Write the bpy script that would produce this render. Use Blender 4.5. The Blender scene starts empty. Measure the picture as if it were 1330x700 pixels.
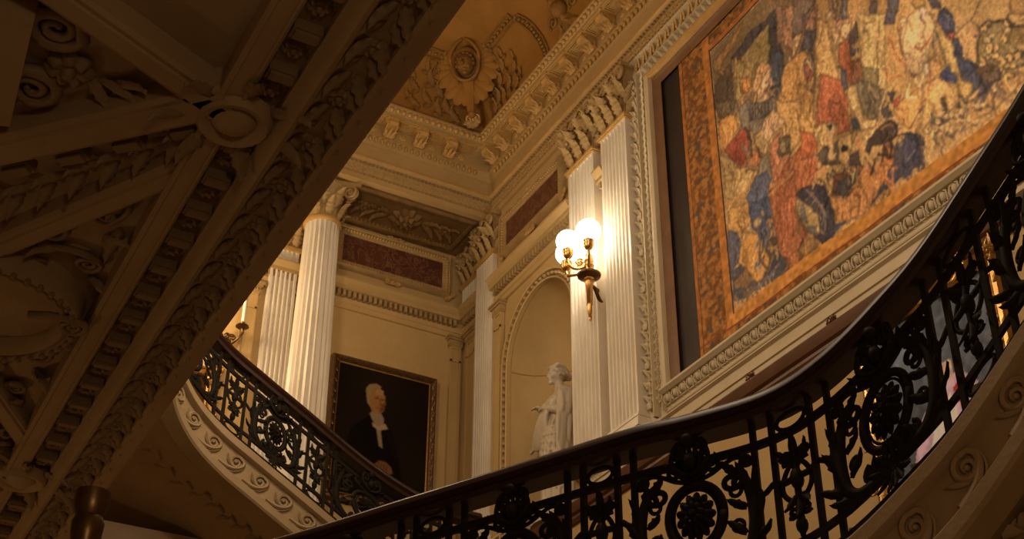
import bpy, bmesh, math, random
import numpy as np
from mathutils import Vector, Matrix
R = math.radians
C = bpy.context.scene.collection
SC = bpy.context.scene
random.seed(7)

# ---------------------------------------------------------------- camera
# origin = the eye; the hall floor lies 1.6 m below, +X runs to the tapestry wall, +Y to the far colonnade
cam_d = bpy.data.cameras.new('camera')
cam = bpy.data.objects.new('camera', cam_d); C.objects.link(cam)
cam_d.sensor_width = 36.0; cam_d.lens = 36.0 * 1820.2 / 1330.0
cam_d.clip_start = 0.05; cam_d.clip_end = 200
yaw, pitch, roll = R(28.2916), R(33.0569), R(0.4368)
fw = Vector((math.sin(yaw)*math.cos(pitch), math.cos(yaw)*math.cos(pitch), math.sin(pitch)))
rt0 = Vector((math.cos(yaw), -math.sin(yaw), 0)); up0 = rt0.cross(fw)
rt = rt0*math.cos(roll) + up0*math.sin(roll); up = -rt0*math.sin(roll) + up0*math.cos(roll)
cam.matrix_world = Matrix(((rt.x, up.x, -fw.x, 0), (rt.y, up.y, -fw.y, 0), (rt.z, up.z, -fw.z, 0), (0, 0, 0, 1)))
SC.camera = cam

# ---------------------------------------------------------------- world, exposure, lamps
SC.view_settings.view_transform = 'Standard'; SC.view_settings.look = 'None'
SC.view_settings.exposure = 0.0; SC.view_settings.gamma = 1.0; SC.view_settings.use_curve_mapping = False
w = bpy.data.worlds.new('world'); SC.world = w; w.use_nodes = True
w.node_tree.nodes['Background'].inputs[0].default_value = (1.0, .72, .45, 1); w.node_tree.nodes['Background'].inputs[1].default_value = 0.012

def lamp(name, loc, power, col=(1, .70, .38), size=.3, kind='POINT', rot=None):
    d = bpy.data.lights.new(name, kind); d.energy = power; d.color = col
    if kind == 'AREA': d.shape = 'DISK'; d.size = size
    else: d.shadow_soft_size = size
    o = bpy.data.objects.new(name, d); C.objects.link(o); o.location = loc
    if rot: o.rotation_euler = rot
    return o
# unseen lamps added to fill hall, stairs and ground floor; warm gallery and alcove lamps
lamp('hall_fill_light', (2.5, 8.7, 6.75), 140, (1, .75, .48), .2)
lamp('hall_fill_light', (2.35, 5.0, 6.2), 190, (1, .76, .50), .2)
lamp('stair_fill_light', (3.6, 2.4, 7.2), 105, (1, .76, .50), .25)
lamp('gallery_light', (2.55, 11.95, 7.5), 98, (1, .70, .38), .18)
lamp('alcove_light', (-1.5, 9.0, .3), 48, (1, .60, .26), .15)
lamp('ground_fill_light', (0.2, -1.8, 1.2), 94, (1, .75, .43), .3)

# ---------------------------------------------------------------- materials
MATS = {}
def mat(name, col, rough=.6, metal=0., noise=0., nscale=6., col2=None, bump=0., bscale=40., spec=.5, emit=None, estr=0., mode='noise', coat=0., stretch=None):
    m = bpy.data.materials.new(name); m.use_nodes = True; nt = m.node_tree; b = nt.nodes['Principled BSDF']
    b.inputs['Base Color'].default_value = (*col, 1); b.inputs['Roughness'].default_value = rough; b.inputs['Metallic'].default_value = metal
    b.inputs['Specular IOR Level'].default_value = spec; b.inputs['Coat Weight'].default_value = coat; b.inputs['Coat Roughness'].default_value = .12
    tc = nt.nodes.new('ShaderNodeTexCoord'); vec = tc.outputs['Object']
    if stretch:
        mp = nt.nodes.new('ShaderNodeMapping'); mp.inputs['Scale'].default_value = stretch; nt.links.new(vec, mp.inputs['Vector']); vec = mp.outputs['Vector']
    if noise > 0:
        n = nt.nodes.new('ShaderNodeTexNoise'); n.inputs['Scale'].default_value = nscale; n.inputs['Detail'].default_value = 6; n.inputs['Roughness'].default_value = .62
        nt.links.new(vec, n.inputs['Vector'])
        cr = nt.nodes.new('ShaderNodeValToRGB')
        c2 = col2 or tuple(c*.6 for c in col)
        cr.color_ramp.elements[0].position = .5-noise/2; cr.color_ramp.elements[1].position = .5+noise/2
        cr.color_ramp.elements[0].color = (*c2, 1); cr.color_ramp.elements[1].color = (*col, 1)
        if mode == 'vein':
            n.inputs['Distortion'].default_value = 2.2
            for p_, c_ in ((.47, col), (.50, c2), (.515, col)):
                pass
            cr.color_ramp.elements[0].position = .0; cr.color_ramp.elements[0].color = (*col, 1)
            cr.color_ramp.elements[1].position = 1.; cr.color_ramp.elements[1].color = (*tuple(c*.75 for c in col), 1)
            for p_, c_ in ((.46, tuple(c*.85 for c in col)), (.5, c2), (.53, tuple(c*1.1 for c in col))):
                e = cr.color_ramp.elements.new(p_); e.color = (*c_, 1)
        nt.links.new(n.outputs['Fac'], cr.inputs['Fac']); nt.links.new(cr.outputs['Color'], b.inputs['Base Color'])
    if bump > 0:
        n2 = nt.nodes.new('ShaderNodeTexNoise'); n2.inputs['Scale'].default_value = bscale; n2.inputs['Detail'].default_value = 4
        nt.links.new(vec, n2.inputs['Vector'])
        bp = nt.nodes.new('ShaderNodeBump'); bp.inputs['Strength'].default_value = bump; bp.inputs['Distance'].default_value = .01
        nt.links.new(n2.outputs['Fac'], bp.inputs['Height']); nt.links.new(bp.outputs['Normal'], b.inputs['Normal'])
    if emit:
        b.inputs['Emission Color'].default_value = (*emit, 1); b.inputs['Emission Strength'].default_value = estr
    MATS[name] = m; return m
STONE = mat('caen_stone', (.50, .35, .16), .62, noise=.5, nscale=2.2, col2=(.41, .275, .115), bump=.25, bscale=60, spec=.3)
PALE = mat('pale_frame_stone', (.58, .49, .34), .6, noise=.5, nscale=3, col2=(.48, .39, .25), bump=.2, bscale=60, spec=.3)
STONE2 = mat('carved_stone', (.46, .32, .145), .6, noise=.6, nscale=9, col2=(.27, .17, .07), bump=.2, bscale=80, spec=.3)
MARBLE = mat('pale_marble', (.78, .73, .64), .38, noise=.45, nscale=3.5, col2=(.62, .54, .43), bump=.08, bscale=30, spec=.4, stretch=(1, 1, .45))
STATUE = mat('statue_marble', (.50, .43, .335), .45, noise=.5, nscale=5, col2=(.42, .345, .25), spec=.35)
OCHRE = mat('ochre_plaster', (.36, .185, .042), .7, noise=.5, nscale=3, col2=(.27, .13, .028), bump=.15, spec=.2)
OCHRE2 = mat('ochre_relief', (.34, .18, .048), .6, noise=.6, nscale=8, col2=(.15, .075, .022), spec=.25)
BEAMBROWN = mat('brown_beam_plaster', (.25, .14, .05), .55, noise=.6, nscale=9, col2=(.11, .06, .02), spec=.3)  # dark brown tone for the beam's underside and its carving
INNERWOOD = mat('brown_inner_moulding', (.22, .12, .062), .5, noise=.5, nscale=6, col2=(.15, .075, .036), spec=.3)
SHADEDSTONE = mat('shaded_stringer_stone', (.36, .265, .155), .55, noise=.5, nscale=4, col2=(.27, .19, .10), bump=.15, spec=.3)  # stone darkened in colour to stand in for shade on the far stringer
GOLDSTONE = mat('golden_stone', (.58, .37, .13), .5, noise=.6, nscale=10, col2=(.42, .24, .07), spec=.4)
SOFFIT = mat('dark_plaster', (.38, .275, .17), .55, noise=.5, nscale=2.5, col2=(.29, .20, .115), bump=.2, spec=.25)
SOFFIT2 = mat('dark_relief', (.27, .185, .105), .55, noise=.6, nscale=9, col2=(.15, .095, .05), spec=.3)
REDMARBLE = mat('red_marble', (.105, .036, .020), .3, noise=.5, nscale=4.5, col2=(.21, .105, .06), mode='vein', spec=.4)
BROWNMARBLE = mat('brown_moulding', (.125, .052, .024), .4, noise=.5, nscale=5, col2=(.075, .030, .014), spec=.4)
IRON = mat('black_iron', (.022, .017, .012), .6, metal=.1, noise=.5, nscale=14, col2=(.012, .009, .006), spec=.07)
WOOD = mat('dark_mahogany', (.034, .0125, .0065), .40, noise=.5, nscale=7, col2=(.018, .0068, .004), spec=.2, coat=.0, stretch=(6, 1, 6))
BRASS = mat('gilt_bronze', (.62, .36, .12), .28, metal=.95, noise=.5, nscale=14, col2=(.36, .19, .06))
BRONZE = mat('dark_bronze', (.17, .10, .045), .36, metal=.85, noise=.5, nscale=12, col2=(.09, .05, .022))
GILT = mat('gilt_wood', (.52, .30, .09), .34, metal=.8, noise=.6, nscale=25, col2=(.20, .10, .03))
DARKGILT = mat('dark_gilt_wood', (.20, .115, .045), .42, metal=.55, noise=.6, nscale=30, col2=(.07, .035, .015))
LINER = mat('dark_brown_liner', (.032, .019, .013), .7, noise=.3, nscale=4)
GLOBE = mat('lit_opal_glass', (.95, .9, .8), .3, emit=(1, .86, .62), estr=20)
CANDLE = mat('white_candle', (.85, .8, .68), .5)
FLOORM = mat('hall_marble_floor', (.34, .25, .16), .25, noise=.5, nscale=2, col2=(.24, .16, .09))
TREAD = mat('stair_tread_stone', (.55, .46, .33), .5, noise=.5, nscale=4)

# ---------------------------------------------------------------- mesh helpers
WL = {}                                     # world location of every parent
class MB:
    def __init__(s): s.v = []; s.f = []
    def add(s, vs, fs, M=None):
        n = len(s.v)
        if M is not None: vs = [tuple(M @ Vector(q)) for q in vs]
        s.v.extend(vs); s.f.extend([tuple(i+n for i in f) for f in fs]); return s
    def box(s, x0, x1, y0, y1, z0, z1, M=None):
        return s.add([(x0,y0,z0),(x1,y0,z0),(x1,y1,z0),(x0,y1,z0),(x0,y0,z1),(x1,y0,z1),(x1,y1,z1),(x0,y1,z1)],
                     [(0,3,2,1),(4,5,6,7),(0,1,5,4),(1,2,6,5),(2,3,7,6),(3,0,4,7)], M)
    def grid(s, rows, closed_u=False, closed_v=False):
        nr = len(rows); nc = len(rows[0]); vs = [tuple(p) for r in rows for p in r]; fs = []
        for i in range(nr if closed_v else nr-1):
            for j in range(nc if closed_u else nc-1):
                a = i*nc+j; b = i*nc+(j+1) % nc; c = ((i+1) % nr)*nc+(j+1) % nc; d = ((i+1) % nr)*nc+j
                fs.append((a, b, c, d))
        return s.add(vs, fs)
    def tube(s, pts, r, seg=8, caps=True, flat=1., nrm=None):
        """round (or flattened: flat scales the part across nrm) tube along points; r number or list"""
        pts = [Vector(p) for p in pts]; n = len(pts); rows = []
        for i, p in enumerate(pts):
            t = (pts[min(i+1, n-1)] - pts[max(i-1, 0)])
            if t.length < 1e-9: t = Vector((0, 0, 1))
            t.normalize()
            ref = Vector(nrm) if nrm is not None else (Vector((0, 0, 1)) if abs(t.z) < .9 else Vector((1, 0, 0)))
            a = t.cross(ref)
            if a.length < 1e-6: a = t.orthogonal()
            a.normalize(); b = a.cross(t); b.normalize()
            rr = r[i] if isinstance(r, (list, tuple)) else r
            rows.append([tuple(p + a*math.cos(2*math.pi*k/seg)*rr + b*math.sin(2*math.pi*k/seg)*rr*flat) for k in range(seg)])
        s.grid(rows, closed_u=True)
        if caps:
            n0 = len(s.v)-len(rows)*seg
            s.f.append(tuple(n0+k for k in range(seg))); s.f.append(tuple(len(s.v)-1-k for k in range(seg)))
        return s
    def lathe(s, prof, seg=16, M=None, caps=True):
        n0 = len(s.v)
        rows = [[(r*math.cos(2*math.pi*k/seg), r*math.sin(2*math.pi*k/seg), z) for k in range(seg)] for r, z in prof]
        t = MB(); t.grid(rows, closed_u=True)
        if caps:
            t.f.append(tuple(reversed(range(seg)))); m = len(t.v)-seg; t.f.append(tuple(m+k for k in range(seg)))
        return s.add(t.v, t.f, M)
    def ball(s, c, rx, ry=None, rz=None, seg=12, rings=8, M=None):
        ry = ry or rx; rz = rz or rx; prof = [(math.sin(math.pi*i/rings), -math.cos(math.pi*i/rings)) for i in range(rings+1)]
        t = MB(); t.lathe([(max(a, 1e-4), b) for a, b in prof], seg)
        m = Matrix.Translation(Vector(c)) @ (M or Matrix.Identity(4)) @ Matrix.Diagonal((rx, ry, rz, 1))
        return s.add(t.v, t.f, m)
    def sweep(s, prof, path, closed=False, caps=True):
        """prof: list of (d, h) pairs; path: callables mapping (d,h)->point at each station"""
        rows = [[st(d, h) for d, h in prof] for st in path]
        s.grid(rows, closed_v=closed)
        if caps and not closed:
            n = len(prof); n0 = len(s.v)-len(rows)*n
            s.f.append(tuple(n0+k for k in range(n))); s.f.append(tuple(len(s.v)-1-k for k in range(n)))
        return s
    def mesh(s, name, m, smooth=False):
        me = bpy.data.meshes.new(name); me.from_pydata(s.v, [], s.f); me.materials.append(m)
        bm = bmesh.new(); bm.from_mesh(me); bmesh.ops.recalc_face_normals(bm, faces=bm.faces); bm.to_mesh(me); bm.free()
        if smooth is True:
            me.polygons.foreach_set('use_smooth', [True]*len(me.polygons))
        elif smooth:
            me.polygons.foreach_set('use_smooth', [True]*len(me.polygons)); me.set_sharp_from_angle(angle=R(smooth))
        me.update(); return me
    def build(s, name, m, parent=None, smooth=False):
        o_ = wl(parent)
        if parent is not None and o_.length > 0: s.v = [(a-o_.x, b-o_.y, c-o_.z) for a, b, c in s.v]
        return link(name, s.mesh(name, m, smooth), parent)
def wl(o): return WL.get(o.name, Vector((0, 0, 0))) if o is not None else Vector((0, 0, 0))
def link(name, data, parent=None, M=None):
    """M: world matrix of an instanced piece"""
    o = bpy.data.objects.new(name, data); C.objects.link(o)
    if parent is not None: o.parent = parent
    base = wl(parent)
    if M is not None:
        o.matrix_basis = Matrix.Translation(-base) @ M; WL[o.name] = M.translation.copy() if False else base.copy()
    else: WL[o.name] = base.copy()
    return o
def thing(name, label, cat, loc, group=None):
    o = bpy.data.objects.new(name, None); o.empty_display_size = .1; C.objects.link(o); o.location = loc
    WL[o.name] = Vector(loc); o['label'] = label; o['category'] = cat
    if group: o['group'] = group
    return o
def tag(o, label, cat, group=None):
    o['label'] = label; o['category'] = cat
    if group: o['group'] = group
    return o
def struct(o, label=None):
    o['kind'] = 'structure'
    if label: o['label'] = label
    return o
def stuff(o): o['kind'] = 'stuff'; return o
def frame_m(o, ex, ey, ez, s=1.):
    ex, ey, ez = Vector(ex)*s, Vector(ey)*s, Vector(ez)*s
    return Matrix(((ex.x, ey.x, ez.x, o[0]), (ex.y, ey.y, ez.y, o[1]), (ex.z, ey.z, ez.z, o[2]), (0, 0, 0, 1)))
def on_right(y, z, x=6., rot=0., s=1.):      # a piece on the tapestry wall: local x runs toward -Y, local y up, local z into the room
    return frame_m((x, y, z), (0, -1, 0), (0, 0, 1), (-1, 0, 0)) @ Matrix.Rotation(rot, 4, 'Z') @ Matrix.Scale(s, 4)
def on_back(x, z, y, rot=0., s=1.):          # a piece on a wall that faces -Y
    return frame_m((x, y, z), (1, 0, 0), (0, 0, 1), (0, -1, 0)) @ Matrix.Rotation(rot, 4, 'Z') @ Matrix.Scale(s, 4)
def on_under(x, y, z, rot=0., s=1.):         # a piece under a ceiling: local z points down
    return frame_m((x, y, z), (1, 0, 0), (0, -1, 0), (0, 0, -1)) @ Matrix.Rotation(rot, 4, 'Z') @ Matrix.Scale(s, 4)
def copy_tree(o, parent=None, dloc=(0, 0, 0), top=True):
    c = o.copy(); C.objects.link(c)
    if parent is not None: c.parent = parent
    if top: c.location = o.location + Vector(dloc)
    WL[c.name] = wl(o) + Vector(dloc)
    for ch in o.children: copy_tree(ch, c, dloc, False)
    return c

# ---------------------------------------------------------------- ornament shapes (local plane xy, relief along +z)
def sc2(pts, M): return [tuple(M @ Vector(p)) for p in pts]
def leaf_shape(mb, L=1., W=.55, curl=.35, lobes=4, M=None, nt=13, depth=.16):
    rows = []
    for i in range(nt+1):
        t = i/nt
        env = math.sin(math.pi*min(1, (t*.86+.14)))**.75
        lob = .72 + .28*abs(math.sin(math.pi*lobes*t))
        w_ = W*.5*env*lob if t < 1 else .02*W
        zc = depth*L*math.sin(math.pi*.55*t) + (curl*L*.5*max(0, t-.62)**1.3*2.2)
        yy = L*(t if t < .8 else .8+(t-.8)*(1-.55*curl))
        row = []
        for k in (-1, -.5, 0, .5, 1):
            zz = zc + (.05*L if k == 0 else (0 if abs(k) == .5 else -.07*L*(1+.6*math.cos(2*math.pi*lobes*t))))
            row.append((w_*k, yy + (.05*L*abs(k)*(1-t)), zz))
        rows.append(row)
    t_ = MB(); t_.grid(rows); return mb.add(t_.v, t_.f, M)
def spiral_pts(r0, r1, turns, a0=0., n=26, cx=0., cy=0., z=0., sgn=1):
    return [(cx + (r0+(r1-r0)*i/n)*math.cos(a0+sgn*2*math.pi*turns*i/n), cy + (r0+(r1-r0)*i/n)*math.sin(a0+sgn*2*math.pi*turns*i/n), z) for i in range(n+1)]
def rosette_shape(mb, r=1., petals=8, h=.35, M=None):
    t = MB(); n = petals*4
    rows = []
    for q, zz in ((.18, h*.9), (.3, h*.45), (.65, h*.75), (.92, h*.3), (1., 0)):
        row = []
        for k in range(n):
            a = 2*math.pi*k/n; m = 1 if q < .4 else (.80+.20*abs(math.cos(a*petals/2)))
            row.append((r*q*m*math.cos(a), r*q*m*math.sin(a), r*zz*(1 if q < .4 else (.6+.4*abs(math.cos(a*petals/2))))))
        rows.append(row)
    t.grid(rows, closed_u=True); t.f.append(tuple(range(n)))
    return mb.add(t.v, t.f, M)
def egg_shape(mb, w=1., h=1.3, d=.5, M=None):
    t = MB(); seg = 8
    rows = []
    for q in (1., .92, .66, .3):
        zz = d*math.sqrt(max(0, 1-q*q*.96))
        rows.append([(w*.36*q*math.cos(2*math.pi*k/seg), h*.40*q*math.sin(2*math.pi*k/seg), zz) for k in range(seg)])
    t.grid(rows, closed_u=True); t.f.append(tuple(3*seg+k for k in range(seg)))
    rim = [[((w*.5-c)*math.cos(math.pi*k/8+math.pi), (h*.5-c)*math.sin(math.pi*k/8+math.pi)*1.0, z_) for k in range(9)] for c, z_ in ((0., 0), (.02*w, d*.5), (.10*w, d*.5), (.12*w, 0))]
    t.grid(rim)
    return mb.add(t.v, t.f, M)
def sprig(mb, M=None, L=1., n=5, w=.3, seed=0):
    rnd = random.Random(seed)
    stem = [(.06*L*math.sin(5*i/8), L*i/8, .03*L) for i in range(9)]
    t = MB(); t.tube(stem, [.022*L*(1-.7*i/8) for i in range(9)], 5)
    for i in range(n):
        q = (i+.6)/n*.95; px = .06*L*math.sin(5*q)
        for sd in (-1, 1):
            m = Matrix.Translation((px, L*q, .03*L)) @ Matrix.Rotation(-sd*(.7+.25*rnd.random()), 4, 'Z')
            leaf_shape(t, w*L*(1.15-.5*q), w*L*.55, .5, 2, m, nt=5)
    leaf_shape(t, w*L*.8, w*L*.4, .5, 2, Matrix.Translation((.06*L*math.sin(5), L*.97, .03*L)), nt=5)
    return mb.add(t.v, t.f, M)
def mk(fn, m, name, smooth=40, **k):
    b = MB(); fn(b, **k); return b.mesh(name, m, smooth)
# ================================================================ the setting
XW, YC, YR = 6.0, 11.665, 12.5              # tapestry wall, front of the colonnade beam, rear wall of the loggia
ZF = -1.6
struct(MB().box(-4.5, 6.9, -3.5, 13.0, ZF-.1, ZF).build('floor', FLOORM))
struct(MB().box(-4.6, -4.5, -3.5, 13.0, ZF, 11.3).build('wall_left', STONE))
struct(MB().box(-4.5, 6.9, -3.6, -3.5, ZF, 11.3).build('wall_front', STONE))
# rear wall of the loggia, with the strip of side wall that closes it
b = MB(); b.box(-4.5, 6.2, YR, YR+.1, ZF, 9.25)
wall_back = struct(b.build('wall_back', STONE))
struct(MB().box(6.10, 6.2, 11.92, YR, ZF, 9.25).build('wall_side', STONE))
struct(MB().box(-4.5, 6.1, 11.56, YR, 4.53, 4.73).build('floor_upper', SOFFIT), 'floor slab of the loggia behind the far stairs')
# tapestry wall with an arched niche
NY, NZ, NR, NB = 10.49, 7.0, .66, 5.06
b = MB()
for y0, y1, z0, z1 in ((NY+NR, 11.92, ZF, 10.1), (-3.5, NY-NR, ZF, 10.1), (NY-NR, NY+NR, ZF, NB)):
    b.add([(XW,y0,z0),(XW,y1,z0),(XW,y1,z1),(XW,y0,z1)], [(0,1,2,3)])
N = 24
arc = [(NY+NR*math.cos(math.pi*i/N), NZ+NR*math.sin(math.pi*i/N)) for i in range(N+1)]
top = [(NY+NR*(1-2*i/N), 10.1) for i in range(N+1)]
b.grid([[(XW, y, z) for y, z in arc], [(XW, y, z) for y, z in top]])
rows = []
for i in range(17):                          # half-cylinder of the niche, then its quarter-sphere head
    a = math.pi*i/16; rows.append([(XW+.62*math.sin(a), NY+NR*math.cos(a), z) for z in (NB, 5.7, 6.3, NZ)])
b.grid(rows)
rows = []
for i in range(17):
    a = math.pi*i/16; row = []
    for j in range(9):
        e = math.pi/2*j/8; row.append((XW+.62*math.sin(a)*math.cos(e), NY+NR*math.cos(a)*math.cos(e), NZ+NR*math.sin(e)))
    rows.append(row)
b.grid(rows)
b.add([(XW, NY+NR, NB)]+[(XW+.62*math.sin(math.pi*i/16), NY+NR*math.cos(math.pi*i/16), NB) for i in range(17)], [tuple(range(18))])
wall_right = struct(b.build('wall_right', STONE, None, 35))
# niche band course
b = MB(); rows = []
for i in range(17):
    a = math.pi*i/16; rows.append([(XW+(.62-d)*math.sin(a), NY+(NR-d)*math.cos(a), z) for d, z in ((0,6.97),(.012,6.975),(.012,6.995),(0,7.0))])
b.grid(rows); b.build('niche_band', STONE, wall_right)

# ---- main entablature round the hall: stations on the right wall, the corner, then the beam above the columns
def st_right(y): return lambda d, z: (XW-d, y, z)
def st_corner(d, z): return (XW-d, YC-d, z)
def st_back(x): return lambda d, z: (x, YC-d, z)
ENT = [(-.05, 9.18), (.035, 9.18), (.035, 9.255), (.02, 9.262), (.02, 9.425), (.035, 9.43), (.065, 9.465), (.065, 9.485), (.03, 9.50), (.012, 9.51), (.012, 9.685),
       (.035, 9.69), (.04, 9.715), (.075, 9.785), (.09, 9.79), (.085, 9.965), (.275, 9.975), (.275, 10.02), (.285, 10.03), (.31, 10.075), (.33, 10.085), (.33, 10.11), (.25, 10.12)]
b = MB(); b.sweep(ENT, [st_right(2.0), st_corner, st_back(-4.5)])
trim_1 = struct(b.build('trim_1', STONE, None, 30), 'pale moulded entablature with bracketed cornice running round the hall')
b = MB(); b.box(-4.5, XW, YC+.03, YR, 9.181, 9.3); soff = struct(b.build('trim_2', BEAMBROWN), 'flat underside of the beam over the columns')
b = MB(); b.box(-4.5, XW, YC+.06, YR, 9.3, 10.1); struct(b.build('wall_upper', STONE))
# golden fillet and bead strips on the entablature (too small to pick apart: joined)
def strip(name, units, m, parent, smooth=False): 
    b = MB()
    for f in units: f(b)
    o = b.build(name, m, parent, smooth); return stuff(o)
b = MB(); b.sweep([(.03,9.428),(.068,9.466),(.068,9.486),(.03,9.502)], [st_right(2.0), st_corner, st_back(-4.5)]); b.build('golden_fillet', GOLDSTONE, trim_1)
b = MB()
y = 4.0
while y < 11.45: b.ball((XW-.305, y, 10.05), .030, .029, .034, 6, 4); b.ball((XW-.075, y, 9.75), .02, .024, .04, 6, 4); y += .073
x = 1.0
while x < 5.75: b.ball((x, YC-.305, 10.05), .029, .030, .034, 6, 4); b.ball((x, YC-.075, 9.75), .024, .02, .04, 6, 4); x += .073
stuff(b.build('bead_row', GOLDSTONE, trim_1, True))
b = MB()
y = 4.0
while y < 11.6: b.box(XW-.045, XW-.02, y, y+.028, 9.245, 9.268); b.box(XW-.05, XW-.02, y, y+.028, 9.405, 9.428); y += .05
x = 2.0
while x < 5.95: b.box(x, x+.028, YC-.045, YC-.02, 9.245, 9.268); b.box(x, x+.028, YC-.05, YC-.02, 9.405, 9.428); x += .05
stuff(b.build('bead_row', STONE2, trim_1))
# running scrolls of the frieze
b = MB(); pts = spiral_pts(.008, .048, 1.6, -1.2, 22); pts += [(.058, -.03, 0), (.09, -.048, 0)]
b.tube(pts, [.007+.004*i/len(pts) for i in range(len(pts))], 5, nrm=(0, 0, 1)); SCROLL = b.mesh('scroll', STONE, True)
y = 11.58
while y > 5.5: link('scroll', SCROLL, trim_1, on_right(y, 9.34, XW-.022)); y -= .121
x = 5.88
while x > 2.6: link('scroll', SCROLL, trim_1, on_back(x, 9.34, YC-.022)); x -= .121
# modillions with an acanthus leaf under each, a rosette between
b = MB(); prof = [(0, 0), (.0, -.165), (.035, -.178), (.07, -.15), (.085, -.115), (.12, -.098), (.165, -.088), (.185, -.055), (.18, -.02), (.18, 0)]
vs = [(-.052, d, z) for d, z in prof] + [(.052, d, z) for d, z in prof]; n = len(prof)
b.add(vs, [tuple(range(n)), tuple(range(2*n-1, n-1, -1))]+[(i, i+1, n+i+1, n+i) for i in range(n-1)])
for sx in (-.058, .058):
    b.tube([(sx, .036+.038*(1-k/14)*math.cos(k*.9), -.125+.038*(1-k/14)*math.sin(k*.9)) for k in range(14)], .011, 4)
    b.tube([(sx, .145+.028*(1-k/12)*math.cos(-k*.9), -.055+.028*(1-k/12)*math.sin(-k*.9)) for k in range(12)], .010, 4)
    b.tube([(sx, .0, -.16), (sx, .06, -.165), (sx, .10, -.11), (sx, .17, -.085)], .010, 4)
for q in (-.028, 0, .028): leaf_shape(b, .17-abs(q)*1.2, .045, .9, 3, Matrix.Translation((q, .02, -.172)) @ Matrix.Rotation(R(28), 4, 'X') @ Matrix.Rotation(-q*9, 4, 'Z') @ Matrix.Rotation(math.pi, 4, 'Y'), 9)
b.box(-.075, .075, 0, .195, -.012, .004)
MODILLION = b.mesh('modillion', GOLDSTONE, 30)
# local: x along the wall, y out of the wall, z up
def mod_right(y): return frame_m((XW-.088, y, 9.968), (0, -1, 0), (-1, 0, 0), (0, 0, 1))
def mod_back(x): return frame_m((x, YC-.088, 9.968), (-1, 0, 0), (0, -1, 0), (0, 0, 1))
ROS = mk(rosette_shape, GOLDSTONE, 'rosette', r=.05, petals=7, h=.35)
COF = MB()
for h_, e_, t_ in ((.095, .07, .012), (.07, .045, .022)):
    for x0_, x1_, y0_, y1_ in ((-h_, h_, -e_-.012, -e_), (-h_, h_, e_, e_+.012), (-h_-.012, -h_, -e_-.012, e_+.012), (h_, h_+.012, -e_-.012, e_+.012)): COF.box(x0_, x1_, y0_, y1_, 0, .026-t_*.5)
COF = COF.mesh('coffer', GOLDSTONE)
y = 11.08
while y > 3.6:
    link('modillion', MODILLION, trim_1, mod_right(y)); link('rosette', ROS, trim_1, on_right(y-.185, 9.885, XW-.09))
    link('rosette', ROS, trim_1, on_under(XW-.18, y-.185, 9.972, 0, .75)); link('coffer', COF, trim_1, on_under(XW-.18, y-.185, 9.972, math.pi/2)); y -= .371
x = 5.37
while x > 2.2:
    link('modillion', MODILLION, trim_1, mod_back(x)); link('rosette', ROS, trim_1, on_back(x+.185, 9.885, YC-.09))
    link('rosette', ROS, trim_1, on_under(x+.185, YC-.18, 9.972, 0, .75)); link('coffer', COF, trim_1, on_under(x+.185, YC-.18, 9.972)); x -= .371
link('modillion', MODILLION, trim_1, mod_right(11.36))

# ---- coved ceiling
A_, B_ = 1.25, 1.07
cove = [(.27+A_*(1-math.cos(t)), 10.09+B_*math.sin(t)) for t in [math.pi/2*i/14 for i in range(15)]]
b = MB(); b.sweep(cove, [st_right(-3.5), st_corner, st_back(-4.5)], caps=False)
zt = cove[-1][1]; dt = cove[-1][0]
b.add([(-4.5, -3.5, zt), (XW-dt, -3.5, zt), (XW-dt, YC-dt, zt), (-4.5, YC-dt, zt)], [(0, 1, 2, 3)])
ceiling = struct(b.build('ceiling', OCHRE, None, 40))
struct(MB().box(-4.6, 7.2, -3.6, 13.1, 11.3, 11.4).build('roof', STONE))
b = MB(); b.box(XW+.75, XW+.9, -3.6, 13.1, ZF, 11.3); struct(b.build('wall_outer', STONE))
def cove_r(y, t, off=.012):                  # a point on the right-hand cove, t=0 at the cornice, 1 at the flat ceiling, and on the back cove
    a = math.pi/2*t; n = Vector((-math.cos(a)/A_, 0, -math.sin(a)/B_)).normalized()   # rough inward normal
    p = Vector((XW-(.27+A_*(1-math.cos(a))), y, 10.09+B_*math.sin(a))); return p + Vector((-abs(n.x), 0, -abs(n.z)))*off
def cove_b(x, t, off=.012):
    p = cove_r(0, t, off); return Vector((x, YC-(XW-p.x), p.z))

# ---- lower storey entablatures
LE = [(-.02, 7.915), (.03, 7.915), (.03, 7.975), (.045, 7.98), (.05, 8.03), (.03, 8.035), (.03, 8.115), (.105, 8.122), (.10, 8.17), (.12, 8.18), (.15, 8.225), (.15, 8.245), (-.02, 8.26)]
def low_ent(n, spans, lab):
    b = MB()
    for y0, y1 in spans: b.sweep(LE, [st_right(y0), st_right(y1)])
    o = struct(b.build('trim_%d' % n, STONE, None, 30), lab)
    b = MB()
    for y0, y1 in spans:
        y = y0+.02
        while y < y1-.03: b.box(XW-.09, XW-.025, y, y+.032, 8.045, 8.116); y += .062
    stuff(b.build('dentil_row', STONE2, o)); return o
low_ent(3, ((9.76, 11.48), (9.11, 9.26)), 'pale dentilled cornice above the arched niche')
def st_rear(x): return lambda d, z: (x, YR-d, z)
def st_rearc(d, z): return (6.10-d, YR-d, z)
def st_side(y): return lambda d, z: (6.10-d, y, z)
LE2 = [(d, z+.135) for d, z in LE]
b = MB(); b.sweep(LE2, [st_side(11.92), st_rearc, st_rear(-4.5)])
trim_4 = struct(b.build('trim_4', STONE, None, 30), 'pale dentilled cornice above the portrait, on the rear loggia wall')
b = MB(); x = 2.4
while x < 5.98: b.box(x, x+.032, YR-.09, YR-.025, 8.18, 8.251); x += .062
y = 11.95
while y < 12.38: b.box(6.10-.09, 6.10-.025, y, y+.032, 8.18, 8.251); y += .062
stuff(b.build('dentil_row', STONE2, trim_4))

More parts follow.
